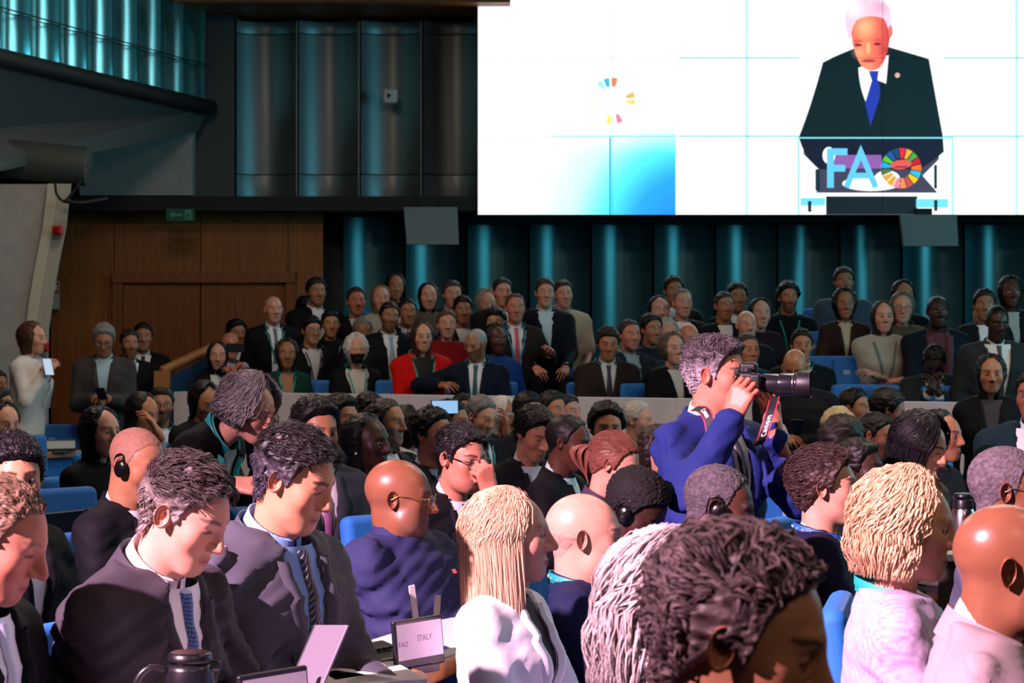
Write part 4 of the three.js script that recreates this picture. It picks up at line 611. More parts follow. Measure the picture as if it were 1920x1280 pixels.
const stripeTie = (() => { const t = canvasTex(128, 512, (x, w, h) => { x.fillStyle = '#1b1d26'; x.fillRect(0, 0, w, h); x.strokeStyle = '#7c808c'; x.lineWidth = 5; for (let j = -8; j < 40; j++) { x.beginPath(); x.moveTo(0, j * 18); x.lineTo(128, j * 18 + 60); x.stroke(); } }); const m = new THREE.MeshPhysicalMaterial({ map: t, roughness: 0.5 }); m.side = THREE.DoubleSide; return m; })();
const PE = {};
PE.edge = S('fair man with thin sandy hair in a black suit looking down', -2, 1008, 4.25, 82, { body: 72, pitch: 24, lean: 16, skin: 'ruddy', lids: 1, hair: { t: 'short', c: '#6a5240', c2: '#7b6a5c', th: 0.008, rec: 0.016, locks: 900, ll: 0.03, flow: swept, lift: 0.003, lw: 0.8, var: 0.35 }, brow: '#8a6a50', c: '#101116', shirt: '#dfe6f4', tie: '#c9d6ee', arms: [[-0.1, 0.12, 0.42], [0.12, 0.14, 0.42]], jaw: 1.05, nose: 1.2 });
PE.tablet = S('grey-haired man in a charcoal suit with dotted blue tie reading a tablet', 350, 962, 4.62, 66, { body: 62, pitch: 27, lean: 20, skin: 'fair', lids: 1, hair: { t: 'short', c: '#332a28', c2: '#8a7f7a', grey: 'sides', th: 0.014, rec: 0.010, locks: 1300, ll: 0.045, flow: fwd, lift: 0.008, var: 0.4 }, brow: '#5a4a42', c: '#3b373f', shirt: '#eeeef4', tie: '#27447c', tiemat: dotTie, arms: [[-0.02, 0.17, 0.45], [0.22, 0.17, 0.47]], hands: ['hold', 'hold'], hdir: [[0.1, -0.1, 1], [-0.05, -0.05, 1]], hup: [[-0.6, 0.8, 0.2], [0.6, 0.8, 0.2]], sheen: 0.5, nose: 0.95, wr: 0.011 });
PE.grey = S('man with short black hair in a grey suit, blue shirt and striped tie looking down', 553, 898, 5.12, 68, { body: 58, pitch: 22, lean: 12, skin: 'asian', lids: 1, hair: { t: 'short', c: '#120f10', c2: '#4a4550', grey: 'sides', th: 0.017, side: 0.25, rec: 0.004, puff: 0.012, locks: 1000, ll: 0.045, flow: d => d[1] > 0.3 ? [0.3, -0.1, 1] : [0, -1, -0.2], lw: 0.9, var: 0.4 }, brow: '#1a1412', c: '#4a4a55', shirt: '#7ea6de', tie: '#333', tiemat: stripeTie, arms: [[-0.02, 0.19, 0.40], [0.05, 0.20, 0.44]], sheen: 0.4, nose: 0.85, wr: 0.011, wide: 1.03 });
PE.navy = S('bald man with gold glasses in a buttoned navy jacket, arms folded', 750, 932, 6.45, 82, { body: 60, pitch: 5, lean: -6, skin: 'brown', hair: { t: 'bald' }, glasses: '#c9a45c', gmetal: 1, rimless: 1, top: 'mandarin', c: '#2e3156', arms: [[0.05, 0.18, 0.27], [-0.06, 0.22, 0.30]], nk: 0.118, fat: 0.9, bw: 1.18, wr: 0.009, fatf: 0.8, neck: 1.15, jaw: 1.12, brow: '#5a4034', beard: 0.25, beardc: '#5a4a44', pin: '#c03030', pocket: '#3a3c62', wide: 1.06 });
PE.blonde = S('blonde woman with straight shoulder-length hair in a white blazer', 958, 1004, 5.42, 86, { body: 66, pitch: -2, lean: 4, f: 1, skin: 'fair', hair: { t: 'long', c: '#d0a888', c2: '#b98a68', len: 0.215, th: 0.014, locks: 1300, open: 1.18, var: 0.32, lw: 0.52, rg: 0.42, rough: 0.002 }, brow: '#a07a58', c: '#e8e4ec', shirt: '#2a1c22', collar: false, jcol: 1, vb: 0.12, vt: 0.055, wr: 0.003, lips: '#b06a66', arms: 'lap', low: 1, legs: '#dedae2', jr: 0.8 });
PE.bald = S('bald man in a navy suit with teal lanyard beside the blonde woman', 1098, 1005, 5.95, 86, { body: 80, pitch: 3, lean: 0, skin: 'fair', hair: { t: 'fringe', c: '#ae8878', th: 0.003, top: 0.025, rough: 0.001, edge: 0.03 }, brow: '#5a4438', c: '#1c2140', shirt: '#eeeef4', lan: '#0f8f92', landots: '#d9b25a', badge: false, beard: 0.18, beardc: '#6a5650', nk: 0.13, fatf: 0.3, neck: 1.12, hs: 1.04 });
PE.headset = S('dark-skinned man with cropped black hair looking down behind the bald man', 1192, 952, 6.6, 62, { pitch: 42, lean: 20, skin: 'deep', hair: { t: 'short', c: '#0d0b0d', th: 0.012, side: 0.8, rough: 0.004, fr: 120, rg: 0.8 }, earpiece: 1, c: '#14141a', lids: 1 });
PE.balding = S('balding man with grey-black hair wearing an earpiece, white collar and navy suit', 1350, 948, 6.25, 78, { body: 62, pitch: 16, lean: 10, skin: 'dark', lids: 1, hair: { t: 'short', c: '#3a3438', c2: '#5a5258', grey: 'mix', th: 0.006, rec: 0.028, rough: 0.003, fr: 140, rg: 0.8 }, earpiece: 1, c: '#20244a', shirt: '#eef0f6', nk: 0.13, fatf: 0.4, neck: 1.15 });
PE.white = S('person with fluffy white hair sitting behind the dark curly-haired man', 1266, 1140, 3.6, 100, { body: 100, pitch: 10, lean: 4, f: 1, skin: 'pale', hair: { t: 'bob', c: '#ab9f9d', c2: '#968a88', len: 0.09, th: 0.022, locks: 900, curl: 0.8, open: 1.15, var: 0.12, lw: 0.6, wd: 1.0, rg: 0.6 }, c: '#1c1830', top: 'closed', chair: true });
PE.curly = S('man with thick dark wavy hair seen from behind, ear and brow lit', 1392, 1196, 2.48, 72, { body: 74, pitch: 16, lean: 8, skin: 'olive', lids: 1, hair: { t: 'short', c: '#3a2c2c', c2: '#6a5858', grey: 'mix', th: 0.018, side: 0.8, rec: 0.012, puff: 0, locks: 1700, ll: 0.036, flow: messy, lift: 0.008, var: 0.6, lw: 1.6, rg: 0.45 }, brow: '#2a1c18', c: '#16141c', shirt: '#d8d8e4', nose: 1.15 });
PE.bob = S('woman with wavy blonde bob and teal lanyard in a lilac tweed jacket', 1706, 986, 4.6, 75, { hs: 0.95, body: 80, pitch: 6, lean: 4, f: 1, skin: 'fair', hair: { t: 'bob', c: '#d2ac86', c2: '#b98a5c', len: 0.055, th: 0.022, locks: 1200, curl: 0.9, open: 1.2, var: 0.35, lw: 0.62, wd: 1.02, rg: 0.45 }, top: 'top', jn: 'jacket', c: '#c9b4cc', c2: '#a184ac', pattern: (x, y, z) => Math.sin(x * 420 + 3 * Math.sin(y * 90)) * Math.sin(y * 380) + 0.5 * noise(x * 90, y * 90, z * 90), cell: 0.008, wr: 0.004, lan: '#129a98', badge: false, chair: true });
PE.blue = S('young man with swept brown hair, blue lanyard and navy suit', 1548, 912, 6.75, 78, { body: 80, pitch: -1, lean: 2, skin: 'fair', hair: { t: 'short', c: '#3a2824', c2: '#5a4440', th: 0.020, side: 0.7, puff: 0.014, locks: 1000, ll: 0.05, flow: swept, var: 0.35, lw: 1.1 }, brow: '#2a1c18', c: '#1b1a36', shirt: '#f0f0f6', lan: '#1c5fc8', landots: '#dfe8f6', badge: false, nose: 1.05 });
PE.taupe = S('bald man in a taupe grey jacket at the near right desk', 1897, 1062, 3.95, 78, { body: 76, pitch: 8, lean: 10, skin: 'brown', hair: { t: 'bald' }, brow: '#3a2620', c: '#9a888c', shirt: '#c9b8c2', fatf: 0.4, nk: 0.128, neck: 1.15, bw: 1.12, wr: 0.008, beard: 0.2, beardc: '#2a1c1a', gloss: 0.3 });
PE.shaved = S('man with shaved greying head in a slate jacket behind the bald man in taupe', 1892, 918, 5.75, 76, { body: 74, pitch: 4, lean: 6, skin: 'brown', hair: { t: 'short', c: '#463c42', c2: '#6a6066', grey: 'mix', th: 0.004, rec: 0.03, rough: 0.0015, fr: 160, rg: 0.8 }, glasses: '#c9c4c0', gmetal: 1, rimless: 1, c: '#4a4c5e', shirt: '#b8bccc', neck: 1.1, fatf: 0.3 });
PE.youth = S('young man with black hair half hidden behind the sandy-haired man', 26, 892, 6.3, 25, { body: 60, pitch: 8, skin: 'asian', hair: { t: 'short', c: '#0e0c10', th: 0.02, rec: -0.012, locks: 260, ll: 0.04, flow: fwd }, c: '#141418', lan: '#12847f' });
PE.crop = S('shaven-headed man with earpiece in a black suit left of the man with the tablet', 258, 868, 7.1, 58, { body: 66, pitch: 18, lean: 8, skin: 'tan', lids: 1, hair: { t: 'short', c: '#8a6250', th: 0.002, rec: 0.012, rough: 0.0008, rg: 0.7, edge: 0.02 }, earpiece: 1, c: '#14141a', shirt: '#d8d8e0', neck: 1.15 });
// ---------------------------------------------------------------- photographer
const sh = (c, o = {}) => ({ t: 'short', c, th: 0.016, ...o }), lg = (c, o = {}) => ({ t: 'long', c, len: 0.24, th: 0.013, open: 1.12, ...o }), bob = (c, o = {}) => ({ t: 'bob', c, len: 0.07, th: 0.018, open: 1.05, ...o }), bare = { t: 'bald' }, fringe = (c, o = {}) => ({ t: 'fringe', c, th: 0.005, top: 0.03, rough: 0.002, ...o });
PE.photo = P('standing photographer in a blue suit raising a camera with a long lens', 1343, 702, 7.05, 64, { body: 44, stand: 1, q: 0, pitch: 4, lean: 2, s: 1.02, skin: 'ruddy', hair: { t: 'short', c: '#4c4448', c2: '#a0969c', grey: 'sides', th: 0.018, side: 0.3, puff: 0.010, locks: 1500, ll: 0.022, flow: messy, lift: 0.008, var: 0.5, lw: 1.1 }, brow: '#4a3a36', c: '#1d2a6a', shirt: '#f2f2f6', tie: '#14141c', vb: 0.05, al: 1.2, wristW: [[1374, 782, 6.74], [1450, 806, 6.78]], hands: ['grip', 'hold'], hdirW: [[0.38, 0.95, 0.05], [-0.12, 1, -0.25]], hupW: [[-0.45, 0.25, 1], [0.6, 0.05, 0.85]], pole: [[-0.9, -1, 0.2], [0.5, -1, 0.3]], wr: 0.008, lids: 0, sheen: 0.25 });
{ const yaw = 76 * D2R, c0 = W(1404, 720, 6.86), g = thing('camera', 'black camera with a long zoom lens held by the photographer', 'camera', c0, yaw), Mb = mat('#121216', 0.45), Mr = mat('#1b1b22', 0.25, { clearcoat: 0.6, clearcoatRoughness: 0.2 });
  mesh('body', rbox(0.15, 0.105, 0.07, 0.018, 4), Mb, g); mesh('grip', rbox(0.035, 0.10, 0.05, 0.015, 4, -0.062, -0.004, 0.035), Mb, g); mesh('prism_housing', rbox(0.07, 0.05, 0.075, 0.016, 3, 0, 0.065, 0.0), Mb, g); mesh('dial', new THREE.CylinderGeometry(0.018, 0.018, 0.014, 20).translate(-0.052, 0.06, 0), mat('#2a2a30', 0.4), g); mesh('eyepiece', rbox(0.042, 0.03, 0.024, 0.008, 2, 0, 0.05, -0.046), Mb, g);
  g.scale.setScalar(0.78); const pr = [[0.001, 0.03], [0.036, 0.03], [0.038, 0.055], [0.043, 0.062], [0.043, 0.12], [0.041, 0.122], [0.041, 0.127], [0.045, 0.13], [0.045, 0.18], [0.042, 0.183], [0.042, 0.188], [0.047, 0.19], [0.047, 0.20]].map(([r, z]) => new THREE.Vector2(r, z)); const l = mesh('lens_barrel', new THREE.LatheGeometry(pr, 40).rotateX(Math.PI / 2), Mr, g); mesh('lens_hood', new THREE.LatheGeometry([[0.047, 0.195], [0.056, 0.205], [0.058, 0.255], [0.055, 0.255], [0.050, 0.20]].map(([r, z]) => new THREE.Vector2(r, z)), 40).rotateX(Math.PI / 2), Mb, l); mesh('front_glass', new THREE.CircleGeometry(0.045, 32).translate(0, 0, 0.2), mat('#0a0a14', 0.05), l); mesh('lens_ring', new THREE.LatheGeometry([[0.0455, 0.181], [0.0465, 0.182], [0.0465, 0.186], [0.0455, 0.187]].map(([r, z]) => new THREE.Vector2(r, z)), 40).rotateX(Math.PI / 2), mat('#b9b9c4', 0.25, { metalness: 1 }), l);
  // neck strap with red edges and white lettering
  const st = canvasTex(512, 96, (x, w, h) => { x.fillStyle = '#141318'; x.fillRect(0, 0, w, h); x.fillStyle = '#c81e3c'; x.fillRect(0, 0, w, 11); x.fillRect(0, h - 11, w, 11); x.fillStyle = '#f2f2f2'; x.font = 'bold 62px sans-serif'; x.textBaseline = 'middle'; x.fillText('Canon', 150, 50); }), sm = new THREE.MeshPhysicalMaterial({ map: st, roughness: 0.6 }); sm.side = THREE.DoubleSide;
  const loop = (pts, acr, fl) => { const s = spline(pts, 30), r = soup(), cam = V3(...c0); for (let k = 0; k < s.length; k++) for (const w of [-1, 1]) { const p = [s[k][0] + acr[0] * w, s[k][1] + acr[1] * w, s[k][2] + acr[2] * w]; const v = V3(p[0] - c0[0], p[1] - c0[1], p[2] - c0[2]).applyAxisAngle(V3(0, 1, 0), -yaw); r.p.push(v.x, v.y, v.z); r.u.push(fl ? 1 - k / (s.length - 1) : k / (s.length - 1), fl ? (1 - w) / 2 : (w + 1) / 2); } gridIdx(r.i, 2, s.length, false); return geo(r); };
  mesh('strap', loop([W(1466, 752, 6.75), W(1458, 782, 6.68), W(1446, 820, 6.65), W(1436, 852, 6.66), W(1426, 868, 6.70)], [0.021, 0.006, 0.006], true), sm, g); mesh('strap', loop([W(1272, 778, 6.86), W(1294, 782, 6.80), W(1306, 800, 6.76), W(1312, 830, 6.74)], [0.020, 0.012, 0.0], false), sm, g); mesh('strap', loop([W(1310, 850, 6.72), W(1304, 872, 6.72), W(1298, 900, 6.74), W(1294, 930, 6.78)], [0.019, 0.0, 0.004], false), sm, g); }
// ---------------------------------------------------------------- middle rows on the hall floor
PE.stoop = P('stooping woman with curly grey hair and glasses in a black jacket with teal lanyard', 470, 768, 8.25, 64, { body: 70, stand: 1, q: 0, pitch: 22, lean: 50, f: 1, skin: 'fair', hair: { t: 'bob', c: '#94908f', c2: '#787474', grey: 'mix', len: 0.005, th: 0.030, locks: 900, curl: 1.6, open: 1.12, var: 0.35, lw: 0.6, rough: 0.012, fr: 30, rg: 0.7 }, glasses: '#1a1a1e', ground: 1, c: '#0d0d11', shirt: '#b9c8c8', collar: false, lan: '#139a98', badge: false, scarf: '#2aa8a4', wristW: [[438, 908, 8.05], null], hdirW: [[1, -0.1, 0.2], null], s: 0.96, legs: '#101014' });
const MID = [
  ['dark-skinned woman half hidden under the stooping grey-haired woman', 508, 838, 9.7, 60, { f: 1, skin: 'dark', hair: bob('#120e0e', { th: 0.012 }), pitch: 12, c: '#16161c', top: 'closed' }],
  ['man with full black hair and purple tie behind the man in grey', 592, 806, 8.3, 34, { skin: 'olive', hair: sh('#0f0d0e', { th: 0.022, puff: 0.012, locks: 300, ll: 0.03, flow: messy }), c: '#2c3038', shirt: '#e2dce6', tie: '#8a4f7c', pitch: 10, lan: '#128a86' }],
  ['man with curly black hair behind the man with the purple tie', 640, 785, 11.4, 52, { skin: 'olive', hair: sh('#0d0c0d', { th: 0.026, rough: 0.008 }), c: '#15151b', beard: 0.35 }],
  ['dark-skinned woman with straight black hair and pearl earring', 690, 830, 9.2, 58, { f: 1, skin: 'deep', hair: bob('#0b0a0c', { th: 0.016, open: 1.25, len: 0.08 }), ears: 1, earring: 1, c: '#0f0f13', top: 'closed' }],
  ['man with close black hair, only crown and forehead showing before the parapet', 692, 775, 12.3, 40, { skin: 'ruddy', hair: sh('#141112', { th: 0.012 }), c: '#15151b', pitch: 12 }],
  ['balding man with grey beard in profile', 724, 792, 10.6, 62, { skin: 'olive', hair: sh('#3a3030', { c2: '#5a5050', th: 0.008, rec: 0.02 }), beard: 0.8, beardc: '#8a8480', c: '#1c1c22', shirt: '#c8c8d0' }],
  ['person with a rounded mass of dark brown hair', 770, 802, 12.6, 96, { f: 1, skin: 'olive', hair: bob('#1c1512', { th: 0.026 }), c: '#131318', top: 'closed', shirt: '#d8d6d0' }],
  ['man with black hair, long sideburns and lavender shirt collar', 812, 815, 9.8, 52, { skin: 'tan', hair: sh('#0f0d0d', { th: 0.018, locks: 260, flow: swept }), c: '#24222a', shirt: '#b9bce0', beard: 0.25 }],
  ['black-haired delegate below the raised phone', 846, 792, 11.6, 70, { skin: 'tan', hair: sh('#0b0a0b', { th: 0.018 }), c: '#121217' }],
  ['man with dark-rimmed glasses resting his fist on his mouth', 866, 858, 7.9, 44, { q: 0, skin: 'ruddy', hair: sh('#151214', { th: 0.018, locks: 700, ll: 0.045, flow: fwd }), glasses: '#151518', c: '#121318', shirt: '#dfe2ea', tie: '#1d2740', pitch: 10, lean: 14, wristW: [null, [918, 924, 7.62]], hands: ['relaxed', 'fist'], hdirW: [null, [-0.25, 1, 0.1]], hupW: [null, [0.6, 0.1, 0.8]], pole: [null, [1, -1, 0]], fatf: 0.3 }],
  ['young man with quiff between the phone and the grey-haired man', 868, 770, 15.2, 20, { skin: 'tan', hair: sh('#1a1412', { puff: 0.015 }), c: '#17171d', shirt: '#d6d6dc' }],
  ['stout man with grey hair looking down beside the woman in the white headscarf', 902, 780, 12.9, 46, { skin: 'fair', hair: sh('#6a6668', { th: 0.014, rec: 0.006 }), c: '#17181d', shirt: '#c8d4dc', tie: '#1c2c3c', pitch: 20, lan: '#108682', bw: 1.1, lids: 1 }],
  ['woman in a white headscarf resting her chin on her hand', 945, 778, 14.2, 42, { f: 1, skin: 'tan', hair: { t: 'hood', c: '#cfcac4', th: 0.014, len: 0.16, open: 0.72, rough: 0.004 }, c: '#16222a', top: 'closed', wristW: [null, [950, 812, 13.9]], hdirW: [null, [0, 1, 0.1]], lan: '#108682', pitch: 12 }],
  ['dark-haired man with ruddy forehead beside the white headscarf', 990, 772, 13.4, 40, { skin: 'ruddy', hair: sh('#141012'), c: '#15151a', pitch: 8 }],
  ['man with thick black hair looking down in a black suit', 1002, 812, 10.0, 36, { skin: 'asian', hair: sh('#0b0a0d', { th: 0.022, puff: 0.008, side: 0.7, locks: 300, flow: down }), pitch: 24, lids: 1, c: '#18171b', shirt: '#bfc6cc', lean: 12 }],
  ['man with wavy dark hair gazing right before the parapet', 1036, 768, 14.6, 44, { skin: 'ruddy', hair: sh('#22191a', { th: 0.02, rough: 0.008 }), c: '#16161b' }],
  ['grey-stubbled man next to the wavy-haired man', 1064, 772, 15.0, 48, { skin: 'fair', hair: sh('#2c2726'), c: '#16161b', beard: 0.3, beardc: '#6a6664' }],
  ['dark-skinned balding man with white shirt collar in a black suit', 1066, 828, 9.3, 66, { skin: 'dark', hair: sh('#0e0c0d', { th: 0.005, rec: 0.02, rough: 0.002 }), c: '#111116', shirt: '#cfe0e4', pitch: 12, lean: 10 }],
  ['man with black hair facing the camera, deep-set eyes, behind the ponytailed woman', 1137, 800, 11.0, 8, { skin: 'olive', hair: sh('#141012', { th: 0.024, side: 0.9 }), c: '#16161c', pitch: 8, bw: 1.05 }],
  ['white-haired bearded man in profile by the parapet', 1196, 788, 13.4, 62, { skin: 'fair', hair: sh('#b4aca4', { th: 0.012 }), beard: 0.6, beardc: '#b0a8a0', c: '#1b1b20' }],
  ['woman with auburn hair tied in a ponytail', 1152, 868, 8.35, 74, { q: 0, f: 1, skin: 'fair', hair: { t: 'short', c: '#744438', c2: '#8a5a4c', th: 0.011, side: 0.9, locks: 1000, ll: 0.07, flow: d => [0, -0.15, -1], lift: 0.002, lw: 1.0, var: 0.5, tail: 160, tl: 0.15, rough: 0.001 }, tietail: 1, c: '#3a2a3e', top: 'closed', pitch: 22, lean: 12, lids: 1 }],
  ['woman with long brown hair and glasses beside the photographer', 1240, 852, 9.0, 28, { f: 1, skin: 'fair', hair: lg('#1f1512', { len: 0.3 }), glasses: '#2a2628', c: '#221a1c', top: 'closed', lids: 1, pitch: 8 }],
  ['woman with pale blonde hair before the parapet right of the photographer', 1580, 800, 13.0, 70, { f: 1, skin: 'fair', hair: bob('#c8b48a', { len: 0.1, th: 0.016 }), c: '#6a6468', top: 'closed' }],
  ['dark-haired man, hair top only, behind the pale blonde woman', 1604, 764, 13.9, 50, { skin: 'olive', hair: sh('#14100f', { th: 0.02 }), c: '#15151a' }],
  ['person with bushy dark brown hair seen from behind', 1582, 832, 10.2, 130, { skin: 'olive', hair: sh('#1c1513', { th: 0.03, side: 1, rough: 0.008 }), c: '#131318' }],
  ['man with short dark hair looking down in profile', 1642, 815, 11.6, 58, { skin: 'olive', hair: sh('#171415', { th: 0.010, rec: 0.008 }), c: '#1b1b26', shirt: '#c8c8d0', pitch: 16, lids: 1, beard: 0.3 }],
  ['dark-haired person with bowed head in front of the parapet', 1664, 768, 12.2, 90, { skin: 'tan', hair: sh('#120f0f'), c: '#131317', pitch: 20 }],
  ['bald man with tan crown behind the black-haired woman in the red scarf', 1692, 800, 13.0, 56, { skin: 'tan', hair: fringe('#2a2020'), c: '#17171b' }],
  ['dark-skinned person in shadow between the young man and the scarfed woman', 1612, 880, 8.6, 60, { skin: 'deep', hair: sh('#0a0909'), c: '#0f0f14' }],
  ['woman with voluminous black hair, red patterned scarf and khaki jacket', 1730, 836, 8.8, 58, { q: 0, f: 1, skin: 'fair', hair: bob('#0e0b10', { th: 0.034, len: 0.09, open: 0.92, locks: 400, lw: 0.8, var: 0.3 }), c: '#5a5650', top: 'open', shirt: '#cfc6c0', collar: false, scarf: '#a81f24', scarf2: '#2a1a1a', pitch: 20, lids: 1, lean: 8, body: 44, earring: 1, ears: 1 }],
  ['person with dark hair just behind the scarfed woman', 1766, 818, 10.0, 52, { f: 1, skin: 'tan', hair: bob('#120e10', { th: 0.014 }), c: '#1b1b20', top: 'closed' }],
  ['man in a dark teal jacket at the right end of the hall', 1938, 742, 10.4, -30, { skin: 'brown', hair: sh('#0d0b0b'), c: '#10262e', shirt: '#cfd6da', bw: 1.1 }],
  ['woman with long black hair and black top in the left rows', 190, 810, 10.2, 50, { f: 1, skin: 'fair', hair: lg('#0a090b', { len: 0.3, open: 0.86 }), c: '#0d0d11', top: 'closed', lips: '#b03a40' }],
  ['dark-haired woman in white resting her cheek on her hand', 268, 775, 12.6, 56, { f: 1, skin: 'olive', hair: lg('#0c0a0a', { len: 0.2, open: 0.9 }), c: '#b9b6b4', top: 'closed', wristW: [null, [296, 812, 12.3]], hdirW: [null, [-0.5, 1, 0.1]], pitch: 14 }],
  ['bearded man with glasses, orange tie and teal lanyard', 302, 760, 14.6, 14, { skin: 'tan', hair: sh('#171212', { rec: 0.006 }), beard: 0.9, beardc: '#2a2422', glasses: '#151518', c: '#17171b', shirt: '#e0e0e6', tie: '#c4642a', lan: '#138c86', lanEnd: 0.2 }],
  ['woman with dark hair looking down behind the stooping woman', 384, 752, 13.7, 40, { f: 1, skin: 'olive', hair: bob('#0f0d0e', { th: 0.02 }), c: '#131317', top: 'closed', pitch: 25, glasses: '#151518' }],
  ['woman with smooth brown hair at the far left aisle', 8, 792, 12.4, 40, { f: 1, skin: 'fair', hair: bob('#2a1a16'), c: '#131317', top: 'closed', pitch: 12 }],
  ['dark-haired man in the far left aisle beside the standing woman', -6, 722, 17.1, 50, { skin: 'tan', hair: sh('#141010'), c: '#141418' }],
  ['black-haired person at the far left before the woman with brown hair', -2, 762, 14.2, 80, { skin: 'tan', hair: sh('#0e0c0c', { th: 0.022 }), c: '#141418' }],
];
for (const [l, px, py, d, yaw, o] of MID) S(l, px, py, d, yaw, o);
// standing at the edges of the hall
P('standing woman with bobbed brown hair in a long white jacket holding a phone', 62, 634, 16.3, 74, { stand: 1, q: 1, f: 1, skin: 'fair', hair: bob('#4a2e22', { len: 0.075, th: 0.018, open: 1.0 }), c: '#d6d4d0', top: 'open', shirt: '#d6d4d0', collar: false, hem: -0.36, arms: 'phone', wristW: [[86, 700, 16.1], [88, 712, 16.3]], legs: '#16161a', pitch: 2, jr: 0.85 });
P('standing grey-haired man in a grey suit looking at his phone', 195, 636, 16.6, 6, { stand: 1, q: 1, skin: 'olive', hair: sh('#6f7072', { th: 0.018 }), glasses: '#202024', c: '#3c3a3c', shirt: '#9fc0d0', pitch: 22, lids: 1, arms: 'phone', vb: 0.08 });
P('bearded man standing behind the man in the grey suit', 243, 645, 18.0, 22, { stand: 1, skin: 'olive', hair: sh('#2a201c'), beard: 0.7, c: '#14151a', shirt: '#dfe8ea', tie: '#1a8f92' });
P('young man with black hair standing by the wooden wall', 268, 632, 18.6, 12, { stand: 1, skin: 'tan', hair: sh('#0e0c0c'), c: '#0f0f14', shirt: '#d8d8de', tie: '#15151d', pocket: '#e2e2e6' });
P('bald man in dark clothes standing at the parapet and checking his phone', 1490, 690, 13.3, -14, { stand: 1, q: 1, skin: 'tan', hair: fringe('#2a2220'), c: '#17181d', top: 'closed', pitch: 24, lids: 1, arms: 'phone', bw: 1.12, lean: 8 });
P('standing woman with very long dark wavy hair before the parapet', 1858, 702, 13.2, -8, { stand: 1, q: 1, f: 1, skin: 'olive', hair: lg('#15100f', { len: 0.42, th: 0.02, open: 0.85 }), c: '#121218', top: 'open', shirt: '#3a3440', collar: false, arms: 'side' });
// ---------------------------------------------------------------- people on the raised seats
const TCG = 'chairs under the guests of the raised tiers';
const tierOf = (px, py, rel0) => { let best = 0, bd = 9; for (let k = 0; k < 5; k++) { const d = dp(px) + 0.76 + 0.8 * k, r = EYE - (py - 640) / F * d - (0.34 + 0.2 * k), e = Math.abs(r - rel0); if (e < bd) { bd = e; best = k; } } return best; };
const placedT = [];
function T(label, px, py, yaw, o = {}) {
  const k0 = o.tier ?? tierOf(px, py, o.stand ? 1.56 : 1.2); let k = k0, d;
  for (const t of [0, 0.2, 0.4, -0.2, 0.55, 0]) { d = dp(px) + 0.76 + 0.8 * k + (o.dz ?? 0) + t; const x = (px - 960) / F * d; if (o.stand || !placedT.some(q => Math.hypot(q[0] - x, q[1] - d) < 0.34)) break; }
  placedT.push([(px - 960) / F * d, d]); const r = P(label, px, py, d, yaw, { q: 2, floor: 0.34 + 0.2 * k, ...o });
  if (!o.stand) chair(CH2, r.g.position.x, r.g.position.y + r.hipY - 0.535, r.g.position.z, r.by, seatOf(label), TCG); return r;
}
const TEAL = '#128a84';
